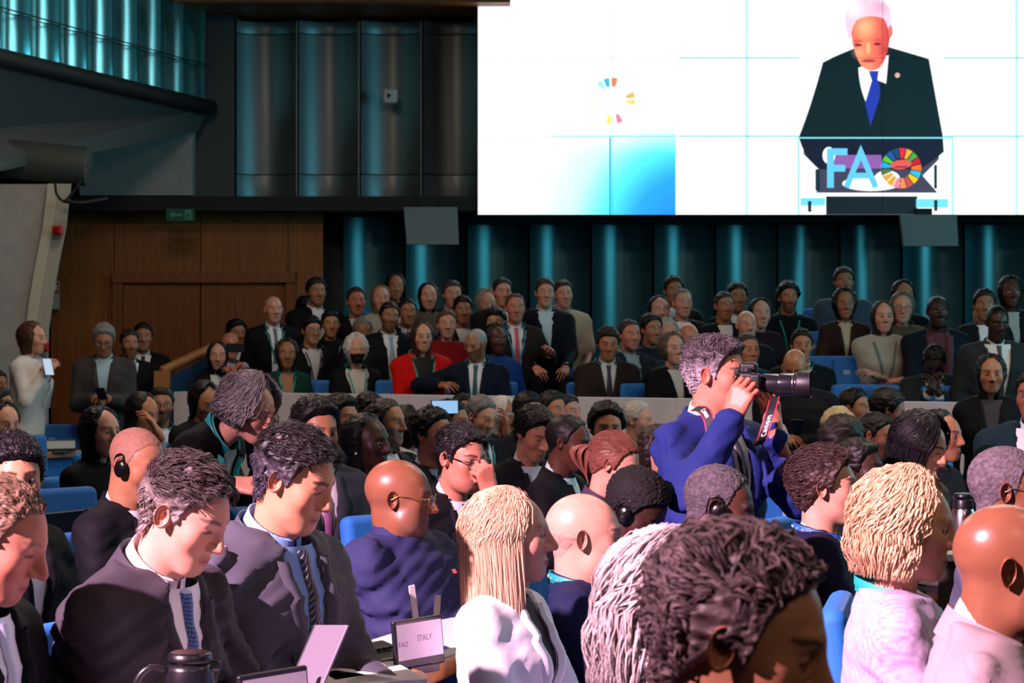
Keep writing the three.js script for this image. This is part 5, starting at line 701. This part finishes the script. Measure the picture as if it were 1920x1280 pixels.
const TIER = [
  ['bald man standing in a black suit with white shirt and teal lanyard', 513, 580, 20, { dz: 0.7, stand: 1, skin: 'fair', hair: bare, c: '#0f1014', shirt: '#dfe3e8', tie: '#5a6a78', lan: TEAL, lanEnd: 0.22, vb: 0.06 }],
  ['dark-haired man at the top end of the tiers by the wooden wall', 593, 547, 24, { skin: 'olive', hair: sh('#14110f', { th: 0.022 }), c: '#131318' }],
  ['man with black hair looking down next to the standing bald man', 571, 582, 10, { skin: 'olive', hair: sh('#0d0b0b', { th: 0.022 }), c: '#121216', pitch: 28 }],
  ['young person in glasses with black fringe and pale shirt', 584, 620, 28, { skin: 'asian', hair: sh('#0c0b0d', { th: 0.024, rec: -0.012 }), glasses: '#1a1a1e', c: '#14151b', shirt: '#c9c6cc', lan: '#22304a', vt: 0.08 }],
  ['woman with tied black hair in a black top and teal lanyard', 620, 608, 12, { dz: 0.35, f: 1, skin: 'asian', hair: sh('#0f0d0d', { th: 0.02 }), c: '#121217', top: 'closed', lan: TEAL }],
  ['woman with brown hair in a dark green jacket and teal lanyard', 538, 664, 10, { f: 1, skin: 'tan', hair: bob('#2a2018', { th: 0.024, len: 0.09 }), c: '#0f3a34', top: 'open', shirt: '#a8785e', collar: false, lan: '#1aa89a' }],
  ['woman with long black hair and white shirt collar at the tier end', 408, 668, 10, { f: 1, skin: 'fair', hair: lg('#0d0b0c', { len: 0.28, open: 0.84 }), c: '#141318', shirt: '#d6dadd', vt: 0.05 }],
  ['bald man raising a phone to take a picture', 432, 648, 24, { skin: 'ruddy', hair: bare, c: '#17161a', shirt: '#9fb4d8', arms: 'up', wristW: [[438, 690, 17.6], [452, 682, 17.7]], dz: 0.3 }],
  ['man with black curly hair holding a dark camera to his face', 444, 626, 28, { dz: 1.1, stand: 1, skin: 'olive', hair: sh('#0d0b0b', { th: 0.026 }), c: '#121216', wristW: [[445, 652, 19.1], [456, 652, 19.1]], hands: ['hold', 'hold'] }],
  ['older man with reddish face and receding hair in a dark suit', 668, 565, 14, { skin: 'ruddy', hair: sh('#2a2320', { rec: 0.016, th: 0.012 }), c: '#121318', shirt: '#c6ccd2', hs: 1.05 }],
  ['grey-haired man with tanned face above the masked guest', 680, 622, 18, { dz: 0.4, skin: 'tan', hair: sh('#77726c', { th: 0.016 }), c: '#17171c' }],
  ['white-haired guest wearing a black face mask and teal lanyard', 668, 656, 16, { f: 1, skin: 'fair', hair: bob('#c4beb8', { th: 0.026, len: 0.05, open: 0.8, rough: 0.008 }), mask: 1, c: '#0e0f13', shirt: '#c8c4be', collar: false, vt: 0.09, lan: '#1aa89a' }],
  ['blonde woman in a pale top on the upper tier', 714, 560, 12, { f: 1, skin: 'fair', hair: lg('#6a5844', { len: 0.2 }), c: '#a9a49c', top: 'closed' }],
  ['dark-haired guest on the top tier behind the blonde woman', 742, 538, 10, { skin: 'olive', hair: bob('#100e0d'), f: 1, c: '#101014', top: 'closed' }],
  ['bearded man with black hair in a navy suit and white shirt', 730, 594, 16, { skin: 'tan', hair: sh('#100d0c'), beard: 0.6, c: '#10131c', shirt: '#dbe2ea', tie: '#8fa4b4', roll: -6 }],
  ['man with ruddy face and short dark hair in a grey suit', 764, 585, 14, { skin: 'tan', hair: sh('#141111', { th: 0.01 }), c: '#1b1b20', shirt: '#c8ccd0', tie: '#5a2430' }],
  ['woman with long black hair in a grey coat on the upper tier', 803, 556, 10, { f: 1, skin: 'fair', hair: lg('#0e0b0c', { len: 0.22, open: 0.85 }), c: '#5a564e', top: 'closed' }],
  ['fair man on the top tier under the wall strips', 848, 552, 14, { skin: 'fair', hair: sh('#3a2e28'), c: '#15171b' }],
  ['woman with long brown hair in a bright red blazer', 792, 632, 14, { f: 1, skin: 'fair', hair: lg('#3a241c', { len: 0.25, open: 0.82 }), c: '#c8120c', top: 'open', shirt: '#121216', collar: false, vt: 0.085, vb: 0.02, lan: '#2a8a7a', q: 1 }],
  ['woman with tied hair in a dark red jacket', 838, 608, 8, { f: 1, skin: 'fair', hair: sh('#5a3a2a', { th: 0.014 }), c: '#7c0c12', top: 'closed' }],
  ['man with black hair above the woman in dark red', 868, 582, 8, { skin: 'tan', hair: sh('#0f0d0d', { th: 0.02 }), c: '#14151a', shirt: '#c6c6cc' }],
  ['bald man in a navy suit reaching over the parapet, face turned left', 892, 645, -34, { body: -6, q: 1, dz: -0.22, skin: 'tan', hair: sh('#9a948e', { th: 0.003, rec: 0.02, rough: 0.001 }), beard: 0.6, beardc: '#1c1614', c: '#121a2c', shirt: '#dfe4ea', tie: '#1d5560', lan: '#1a8a92', wristW: [[826, 722, 16.55], null], arms: 'lap', pitch: 14, al: 1.12, pole: [[-1, -0.4, 0], null], vb: 0.02 }],
  ['guest with curly grey hair on the upper tier', 914, 570, 10, { f: 1, skin: 'fair', hair: bob('#7c766e', { th: 0.03, len: 0.04, rough: 0.01 }), c: '#3a3834', top: 'closed' }],
  ['shadowed man on the top tier beside the curly grey-haired guest', 942, 548, 14, { skin: 'fair', hair: sh('#2a2422'), c: '#16181b' }],
  ['man with flat black hair in black standing and leaning by the pink tie man', 930, 606, -10, { dz: 1.0, stand: 1, skin: 'asian', hair: sh('#0a0909', { th: 0.022, rec: -0.01 }), c: '#0d0d10', top: 'closed', lean: 12 }],
  ['dark-skinned woman in a royal blue jacket', 930, 636, 30, { dz: 0.35, f: 1, skin: 'dark', hair: bob('#0b090a', { th: 0.02 }), c: '#143a86', top: 'closed' }],
  ['balding man standing in a brown suit with a pink tie', 966, 577, 10, { dz: 0.85, stand: 1, skin: 'ruddy', hair: sh('#4a3a30', { th: 0.006, rec: 0.026 }), c: '#2a221e', shirt: '#d8d4d2', tie: '#d0506a', vb: 0.0, wristW: [null, [1032, 662, 17.4]], lan: '#3a8ab8', badge: false }],
  ['tall man standing in a navy suit under the wall strips', 1022, 549, 8, { dz: -0.35, skin: 'fair', hair: sh('#3a302a'), c: '#10151e', shirt: '#b8ccd4', vb: 0.1 }],
  ['man in a cream shirt standing on the upper tier', 1056, 552, 12, { dz: 0.3, skin: 'fair', hair: sh('#2a221e'), c: '#b6a890', top: 'closed', sleeve: 0.9, roll: 4 }],
  ['brown-suited man with dark fringe and teal lanyard at the parapet', 1140, 644, 4, { q: 1, skin: 'olive', hair: sh('#2a1f1a', { th: 0.022, rec: -0.008 }), c: '#2a211e', shirt: '#bfc8cc', tie: '#2a2634', lan: '#179088', pitch: 10, lids: 1 }],
  ['middle-aged man looking right beside the brown-suited man', 1180, 628, 26, { skin: 'ruddy', hair: sh('#3a2f2a', { th: 0.01, rec: 0.01 }), c: '#1c2c34', shirt: '#8fa8b0' }],
  ['dark-haired youth looking right above the older woman', 1222, 618, 24, { skin: 'olive', hair: sh('#15110f', { th: 0.022 }), c: '#152630', top: 'closed' }],
  ['woman with round pale face and black hair on the middle tier', 1236, 582, 10, { tier: 2, f: 1, skin: 'fair', hair: lg('#0f0c0d', { len: 0.2 }), c: '#241a24', top: 'closed' }],
  ['dark-haired guest on the top tier against the teal wall strip', 1263, 545, 8, { skin: 'tan', hair: sh('#12100f', { th: 0.02 }), c: '#14181b' }],
  ['man with pale balding head on the upper tier', 1280, 568, 12, { skin: 'fair', hair: sh('#6a6058', { th: 0.006, rec: 0.024 }), c: '#171c20' }],
  ['older woman with swept brown-grey hair in a black jacket at the parapet', 1262, 654, 22, { tier: 0, dz: -0.05, q: 1, f: 1, skin: 'fair', hair: bob('#5a4a3c', { th: 0.02, len: 0.03, open: 0.98 }), c: '#0c0c10', top: 'open', shirt: '#c4bcb4', collar: false, pitch: -2 }],
  ['guest with short curly pale grey hair', 1252, 628, 16, { tier: 1, dz: 0.5, f: 1, skin: 'fair', hair: bob('#a49c90', { th: 0.026, len: 0.02, rough: 0.01 }), c: '#1c2428', top: 'closed' }],
  ['elderly man with white side hair and red cheeks', 1292, 634, 18, { tier: 0, dz: 0.45, skin: 'ruddy', hair: fringe('#b8b4b0', { th: 0.014, top: 0.06 }), c: '#1f3a40', shirt: '#9fb8b8' }],
  ['man with dark hair on the upper tier behind the photographer', 1358, 574, 14, { skin: 'olive', hair: sh('#2a211c', { th: 0.01 }), c: '#141a20' }],
  ['black-haired guest next to the man behind the photographer', 1382, 558, 6, { skin: 'tan', hair: sh('#0d0b0c', { th: 0.022 }), c: '#12161a' }],
  ['man with bald crown above the photographer', 1400, 610, 10, { skin: 'fair', hair: fringe('#5a4c44', { top: 0.02 }), c: '#141a22', shirt: '#b8c4c8' }],
  ['smiling woman with dark hair in a maroon top', 1426, 588, 8, { tier: 2, f: 1, skin: 'fair', hair: bob('#141012', { th: 0.018 }), c: '#231620', top: 'closed' }],
  ['man in a teal blue jacket right above the camera', 1402, 656, 20, { tier: 0, q: 1, skin: 'ruddy', hair: sh('#3a302c', { th: 0.008, rec: 0.014 }), c: '#0f3f58', shirt: '#9fb0bc' }],
  ['man with bushy dark hair, beard and teal lanyard', 1478, 558, 4, { skin: 'olive', hair: sh('#100e0e', { th: 0.03, side: 1 }), beard: 0.8, c: '#10141c', top: 'closed', lan: TEAL }],
  ['man with black hair in a black suit above the empty blue chairs', 1504, 648, -4, { q: 1, skin: 'olive', hair: sh('#120f0f', { th: 0.016 }), c: '#10131a', shirt: '#c4c4be', lan: TEAL }],
  ['woman with dark bob in a brown jacket and cream blouse', 1584, 570, 0, { q: 1, f: 1, skin: 'tan', hair: bob('#0f0c0c', { th: 0.024, len: 0.08 }), c: '#2e1f1a', top: 'open', shirt: '#b8a488', vt: 0.05 }],
  ['man in a pale blue shirt on the top tier behind the brown jacket', 1582, 528, 2, { skin: 'tan', hair: sh('#15110f'), c: '#3a4e60', top: 'closed', bw: 1.15 }],
  ['woman with long brown hair in a white short-sleeved top, arms folded', 1656, 594, 2, { q: 1, f: 1, skin: 'fair', hair: lg('#2e2018', { len: 0.24, open: 0.86 }), c: '#a39e92', top: 'top', arms: 'cross', sleeve: 0.6, lan: '#4a6a6a' }],
  ['grey-haired woman with glasses behind the woman in white', 1692, 578, -6, { dz: 0.8, f: 1, skin: 'fair', hair: bob('#5a5248', { th: 0.024 }), glasses: '#1a1a1e', c: '#4a4238', top: 'closed' }],
  ['woman with very long black hair in black on the upper tier', 1694, 555, 6, { f: 1, skin: 'tan', hair: lg('#0b0a0b', { len: 0.32, th: 0.022 }), c: '#0d1016', top: 'closed' }],
  ['dark-skinned man with a wine-red scarf in a dark coat', 1758, 584, 2, { q: 1, skin: 'deep', hair: sh('#0a0808', { th: 0.005, rough: 0.002 }), c: '#0e1824', top: 'open', shirt: '#4a1f2a', collar: false, scarf: '#4a1c28', vt: 0.08 }],
  ['dark-skinned man in a grey suit bending over the parapet, looking down', 1752, 678, -12, { q: 1, skin: 'deep', hair: sh('#090808', { th: 0.008 }), c: '#22282c', shirt: '#c4cacc', pitch: 42, lids: 1, lean: 30, wristW: [[1742, 736, 15.0], [1762, 738, 14.95]], bw: 1.1 }],
  ['guest with dark hair shading the brow with a hand', 1846, 572, -8, { skin: 'tan', hair: sh('#12100f', { th: 0.02 }), c: '#12181c', wristW: [[1852, 600, 17.5], null], hdirW: [[0, 1, 0.1], null] }],
  ['dark-skinned man standing in a grey suit with white shirt', 1870, 604, 4, { q: 1, stand: 1, skin: 'deep', hair: sh('#090808', { th: 0.004, rough: 0.002 }), c: '#2a2c2e', shirt: '#d8d4d2', tie: '#3a3434', vt: 0.085, vb: 0.0, bw: 1.1, pitch: 12 }],
  ['dark-skinned woman with long black hair at the top right tier', 1895, 548, 2, { f: 1, skin: 'dark', hair: lg('#0a0809', { len: 0.24, th: 0.024 }), c: '#15181c', top: 'open', shirt: '#a8a8a0', collar: false }],
];
for (const [l, px, py, yaw, o] of TIER) T(l, px, py, yaw, o);
// empty chairs on the tiers
const EC = [[757, 722, 'empty blue chair between the woman in red and the parapet'], [1590, 680, 'empty blue chair below the woman in the brown jacket'], [1640, 706, 'empty blue chair beside the suited man, one tier behind the parapet'], [1690, 700, 'empty blue chair under the woman in white'], [1640, 728, 'empty blue chair at the parapet left of the bending man'], [1570, 726, 'empty blue chair at the parapet behind the bald man with a phone'], [1715, 730, 'empty blue chair at the parapet beside the bending man'], [1822, 705, 'empty blue chair beside the standing long-haired woman'], [1815, 735, 'empty blue chair at the parapet by the long-haired woman'], [1908, 712, 'empty blue chair on the right end of the second tier'], [1905, 738, 'empty blue chair at the right end of the parapet'], [1545, 706, 'empty blue chair behind the bald man with a phone'], [352, 720, 'empty blue chair beside the golden handrail']];
for (const [px, py, l] of EC) { const k = tierOf(px, py, 0.82), d = dp(px) + 0.5 + 0.8 * k, p = W(px, py, d); chair(CH2, p[0], 0.34 + 0.2 * k, p[2] - 0.1, -8 * D2R, l); }
// ---------------------------------------------------------------- desks and what stands on them
desk('desk with wooden edge carrying the ITALY name display', [-0.36, -4.98], [0.18, -6.42], 0.34);
desk('near left desk with a steel vacuum jug', [-0.26, -3.55], [-0.26, -4.82], 0.42);
desk('blue-fronted desk with white paper cup and jug in the left rows', [-1.72, -7.35], [-1.32, -8.5], 0.36);
desk('blue-fronted desk with white name display in the left rows', [-2.22, -9.95], [-1.72, -10.9], 0.36);
desk('grey-fronted desk before the man with the purple tie', [-0.70, -8.3], [-0.34, -9.2], 0.2, mat('#9c96a2', 0.7));
desk('desk with dark jug and glass beside the shaven man on the right', [1.84, -8.2], [2.06, -9.2], 0.24);
desk('far desk with pale name strip by the standing woman', [-3.75, -15.3], [-3.1, -15.9], 0.4);
const textTex = (lines, w = 256, h = 150, bg = '#e3d6e6') => canvasTex(w, h, x => { x.fillStyle = bg; x.fillRect(0, 0, w, h); x.fillStyle = '#2a2632'; x.textBaseline = 'middle'; for (const [t, px, py, f] of lines) { x.font = f; x.fillText(t, px, py); } });
function display(label, p, yaw, w, h, tex, lift = 0) {
  const g = thing('name_display', label, 'display', p, yaw); const m = new THREE.MeshStandardMaterial({ map: tex, roughness: 0.35 });
  const a = new THREE.Group(); const b = mesh('bezel', rbox(w, h, 0.014, 0.006, 3, 0, h / 2 + 0.012 + lift, 0), mat('#17161c', 0.35), g); const f = mesh('face', new THREE.PlaneGeometry(w - 0.014, h - 0.034).translate(0, h / 2 + 0.018 + lift, 0.0075), m, b); b.rotation.x = -0.10; mesh('stand', rbox(w * 0.5, 0.016, 0.09, 0.006, 2, 0, 0.008, -0.015), mat('#2b2a32', 0.5), g); if (lift) mesh('stem', rbox(0.02, lift + 0.03, 0.015, 0.004, 1, 0, lift / 2 + 0.01, -0.012), mat('#2b2a32', 0.5), g); return g;
}
display('name display reading ITALY in front of the blonde woman', [(788 - 960) / F * 5.3, 0.76, -5.3], 52 * D2R, 0.185, 0.122, textTex([['FAO', 4, 84, '30px sans-serif'], ['ITALY', 112, 68, '34px sans-serif']]));
display('pale name display in front of the man with the tablet', [(520 - 960) / F * 4.3, 0.76, -4.3], 50 * D2R, 0.19, 0.125, textTex([]), 0.02);
display('small white name display on the blue-fronted desk in the left rows', [(208 - 960) / F * 10.3, 0.76, -10.3], 40 * D2R, 0.19, 0.12, textTex([], 256, 150, '#c9c9cc'));
display('long pale name strip on the far desk by the standing woman', [(112 - 960) / F * 15.65, 0.76, -15.65], 25 * D2R, 0.24, 0.09, textTex([], 128, 64, '#c4c4c2'));
display('thin grey name display edge between blonde woman and white-haired person', [(1117 - 960) / F * 4.75, 0.76, -4.75], 82 * D2R, 0.17, 0.12, textTex([], 64, 64, '#b8bcc4'), 0.02);
function jug(label, p, s = 1, yaw = 0) {
  const g = thing('vacuum_jug', label, 'jug', p, yaw), L = a => new THREE.LatheGeometry(a.map(([r, y]) => new THREE.Vector2(r * s, y * s)), 32);
  mesh('steel_body', L([[0, 0], [0.058, 0], [0.062, 0.006], [0.064, 0.05], [0.060, 0.13], [0.050, 0.165], [0.046, 0.17]]), mat('#c4c0c4', 0.22, { metalness: 1 }), g); mesh('collar', L([[0.046, 0.168], [0.052, 0.17], [0.046, 0.205], [0.042, 0.222], [0, 0.222]]), mat('#121216', 0.35), g); mesh('lid', L([[0, 0.221], [0.044, 0.221], [0.046, 0.226], [0.044, 0.238], [0.036, 0.242], [0, 0.242]]), mat('#0f0f13', 0.35), g);
  mesh('handle', geo(tube(spline([[-0.044, 0.205, 0], [-0.085, 0.21, 0], [-0.108, 0.18, 0], [-0.104, 0.12, 0], [-0.09, 0.07, 0], [-0.062, 0.06, 0]].map(q => q.map(v => v * s)), 18), 0.009 * s, 8, { flat: 0.8 })), mat('#121216', 0.35), g); mesh('spout', rbox(0.03 * s, 0.02 * s, 0.022 * s, 0.006 * s, 2, 0.047 * s, 0.212 * s, 0), mat('#121216', 0.35), g); return g;
}
jug('large steel and black vacuum jug before the man with the tablet', [(356 - 960) / F * 4.08, 0.76, -4.08], 0.94, 0.2);
jug('steel and black vacuum jug on the blue-fronted desk in the left rows', [(178 - 960) / F * 7.95, 0.76, -7.95], 0.82, 0.2);
jug('dark vacuum jug beside the water glass on the right desk', [(1806 - 960) / F * 8.65, 0.76, -8.65], 0.85, 2.4);
{ const p = [(121 - 960) / F * 7.75, 0.76, -7.75], g = thing('paper_cup', 'white paper cup on the blue-fronted desk', 'cup', p); mesh('cup_wall', new THREE.LatheGeometry([[0, 0.002], [0.024, 0.002], [0.034, 0.092], [0.0355, 0.094], [0.034, 0.096], [0.0325, 0.092], [0.0225, 0.006], [0, 0.006]].map(([r, y]) => new THREE.Vector2(r, y)), 24), mat('#ece6e8', 0.7), g); }
{ const p = [(1842 - 960) / F * 8.6, 0.76, -8.6], g = thing('water_glass', 'clear water glass beside the dark jug', 'glass', p); mesh('glass_wall', new THREE.LatheGeometry([[0, 0], [0.03, 0], [0.036, 0.11], [0.034, 0.11], [0.028, 0.008], [0, 0.008]].map(([r, y]) => new THREE.Vector2(r, y)), 24), mat('#e8ffff', 0.05, { transmission: 1, thickness: 0.004, ior: 1.5 }), g); mesh('water', new THREE.CylinderGeometry(0.0315, 0.0275, 0.07, 24).translate(0, 0.044, 0), mat('#ffffff', 0.02, { transmission: 1, thickness: 0.05, ior: 1.33 }), g); }
{ const p = W(594, 1240, 4.45), g = thing('tablet', 'grey tablet held up by the man in the charcoal suit', 'tablet', p, -0.95); g.rotation.order = 'YXZ'; g.scale.setScalar(0.72); g.rotation.x = -0.55; g.rotation.z = 0.12; mesh('shell', rbox(0.17, 0.235, 0.009, 0.004, 3), mat('#6a6470', 0.45), g); mesh('glass', rbox(0.155, 0.22, 0.002, 0.001, 1, 0, 0, -0.005), mat('#101014', 0.1), g); mesh('cover_edge', rbox(0.012, 0.237, 0.012, 0.004, 2, -0.085, 0, 0), mat('#222028', 0.6), g); }
{ const p = [(704 - 960) / F * 5.36, 0.76, -5.36], g = thing('microphone_console', 'black microphone console with round buttons on the ITALY desk', 'microphone', p, 55 * D2R); const b = mesh('console', rbox(0.17, 0.035, 0.12, 0.012, 3, 0, 0.03, 0), mat('#1c1b22', 0.45), g); b.rotation.x = 0.25; for (let k = 0; k < 4; k++) mesh('button', new THREE.CylinderGeometry(0.008, 0.008, 0.006, 14).translate(-0.03 + k * 0.022, 0.05, 0.02), mat('#3c3a44', 0.4), g); mesh('gooseneck', geo(tube(spline([[-0.06, 0.04, -0.02], [-0.065, 0.10, -0.03], [-0.08, 0.15, -0.05], [-0.10, 0.17, -0.09]], 16), 0.004, 8)), mat('#121216', 0.4), g); mesh('microphone_head', new THREE.SphereGeometry(0.016, 16, 12).translate(-0.104, 0.172, -0.098), mat('#0c0c10', 0.9), g); }
for (const [px, py, dd, w, l, lab] of [[690, 0, 5.12, 0.21, 0.297, 'stack of white papers on the ITALY desk'], [648, 0, 5.02, 0.15, 0.21, 'small white notepad beside the stack of papers']]) { const g = thing('paper_stack', lab, 'paper', [(px - 960) / F * dd, 0.76, -dd], 20 * D2R + (w < 0.2 ? 0.5 : 0)); for (let k = 0; k < 6; k++) { const s = mesh('sheet', rbox(w, 0.004, l, 0.001, 1, rr(-0.004, 0.004), 0.003 + k * 0.0045, rr(-0.004, 0.004)), mat(k % 2 ? '#ece8ea' : '#dfdbe0', 0.8), g); s.rotation.y = rr(-0.03, 0.03); } }
for (const [px, py, r] of [[789, 1150, 0.25], [814, 1158, -0.12]]) { const g = thing('paper_slip', px < 800 ? 'tall white paper slip behind the ITALY display' : 'short white paper slip behind the ITALY display', 'paper', [(px - 960) / F * 5.55, 0.76, -5.55], 0.6); const s = mesh('slip', rbox(0.018, px < 800 ? 0.19 : 0.16, 0.004, 0.001, 1, 0, px < 800 ? 0.095 : 0.08, 0), mat('#efe9ea', 0.8), g); s.rotation.z = r * 0.6; mesh('base', rbox(0.04, 0.006, 0.03, 0.002, 1, 0, 0.003, 0), mat('#efe9ea', 0.8), g); }
for (const [px, dd, yaw, lab] of [[78, 7.62, 60, 'open dark laptop on the blue-fronted desk']]) { const g = thing('laptop', lab, 'laptop', [(px - 960) / F * dd, 0.76, -dd], yaw * D2R); mesh('keyboard_base', rbox(0.31, 0.014, 0.21, 0.005, 2, 0, 0.007, -0.1), mat('#1c1c22', 0.4), g); const l = mesh('lid', rbox(0.31, 0.21, 0.008, 0.005, 2, 0, 0.105, 0), mat('#17171c', 0.4), g); l.position.set(0, 0.012, 0.005); l.rotation.x = 0.3; }
// phones in hands
function phone(label, p, yaw, tilt, lit) { const g = thing('phone', label, 'phone', p, yaw); g.rotation.order = 'YXZ'; g.rotation.x = tilt; mesh('case', rbox(0.075, 0.15, 0.009, 0.004, 3), mat('#121218', 0.35), g); mesh('phone_screen', rbox(0.067, 0.138, 0.001, 0.0004, 1, 0, 0, 0.005), lit ? mat('#05060a', 0.2, { emissive: lit, emissiveIntensity: 0.9 }) : mat('#08080c', 0.1), g); return g; }
phone('phone with bright blue screen raised by the black-haired delegate', W(834, 763, 11.3), 0.2, -0.1, '#9fd0ff').rotation.z = 1.57;
phone('phone with lit screen held by the woman in the white jacket', W(90, 688, 16.05), 0.6, -0.5, '#c8dcf0');
phone('dark phone held by the man in the grey suit', W(190, 738, 16.2), 3.1, -0.9, null);
phone('dark phone raised by the bald man on the tiers', W(441, 652, 17.55), 3.3, 0, null).rotation.z = 1.57;
phone('dark phone held by the bald man at the parapet', W(1492, 800, 12.9), 3.1, -0.9, null);
{ const g = thing('camera', 'small dark camera before the face of the curly-haired man', 'camera', W(452, 630, 19.2), 28 * D2R); mesh('body', rbox(0.13, 0.09, 0.06, 0.015, 2), mat('#0c0c10', 0.5), g); mesh('lens_barrel', new THREE.CylinderGeometry(0.035, 0.038, 0.09, 20).rotateX(Math.PI / 2).translate(0, 0, 0.07), mat('#101014', 0.35), g); }
// empty chairs in the left rows
chair(CH, ...W(166, 0, 9.3).map((v, k) => k === 1 ? 0 : v), 48 * D2R, 'empty blue chair behind the blue-fronted desk with the name display'); chair(CH, ...W(100, 0, 9.2).map((v, k) => k === 1 ? 0 : v), 60 * D2R, 'empty blue chair beside the young man with black hair'); chair(CH, ...W(1768, 0, 5.35).map((v, k) => k === 1 ? 0 : v), 78 * D2R, 'empty blue chair between the woman in lilac tweed and the man in taupe'); chair(CH, ...W(48, 0, 14.6).map((v, k) => k === 1 ? 0 : v), 30 * D2R, 'empty blue chair below the standing woman in white'); chair(CH, ...W(132, 0, 16.6).map((v, k) => k === 1 ? 0 : v), 10 * D2R, 'empty dark blue chair by the wooden wall beside the man in grey'); chair(CH, ...W(1820, 0, 9.6).map((v, k) => k === 1 ? 0 : v), 70 * D2R, 'empty blue chair behind the shaven man in the slate jacket'); chair(CH, ...W(1850, 0, 12.2).map((v, k) => k === 1 ? 0 : v), 70 * D2R, 'empty blue chair below the standing long-haired woman');
renderer.render(scene, camera);
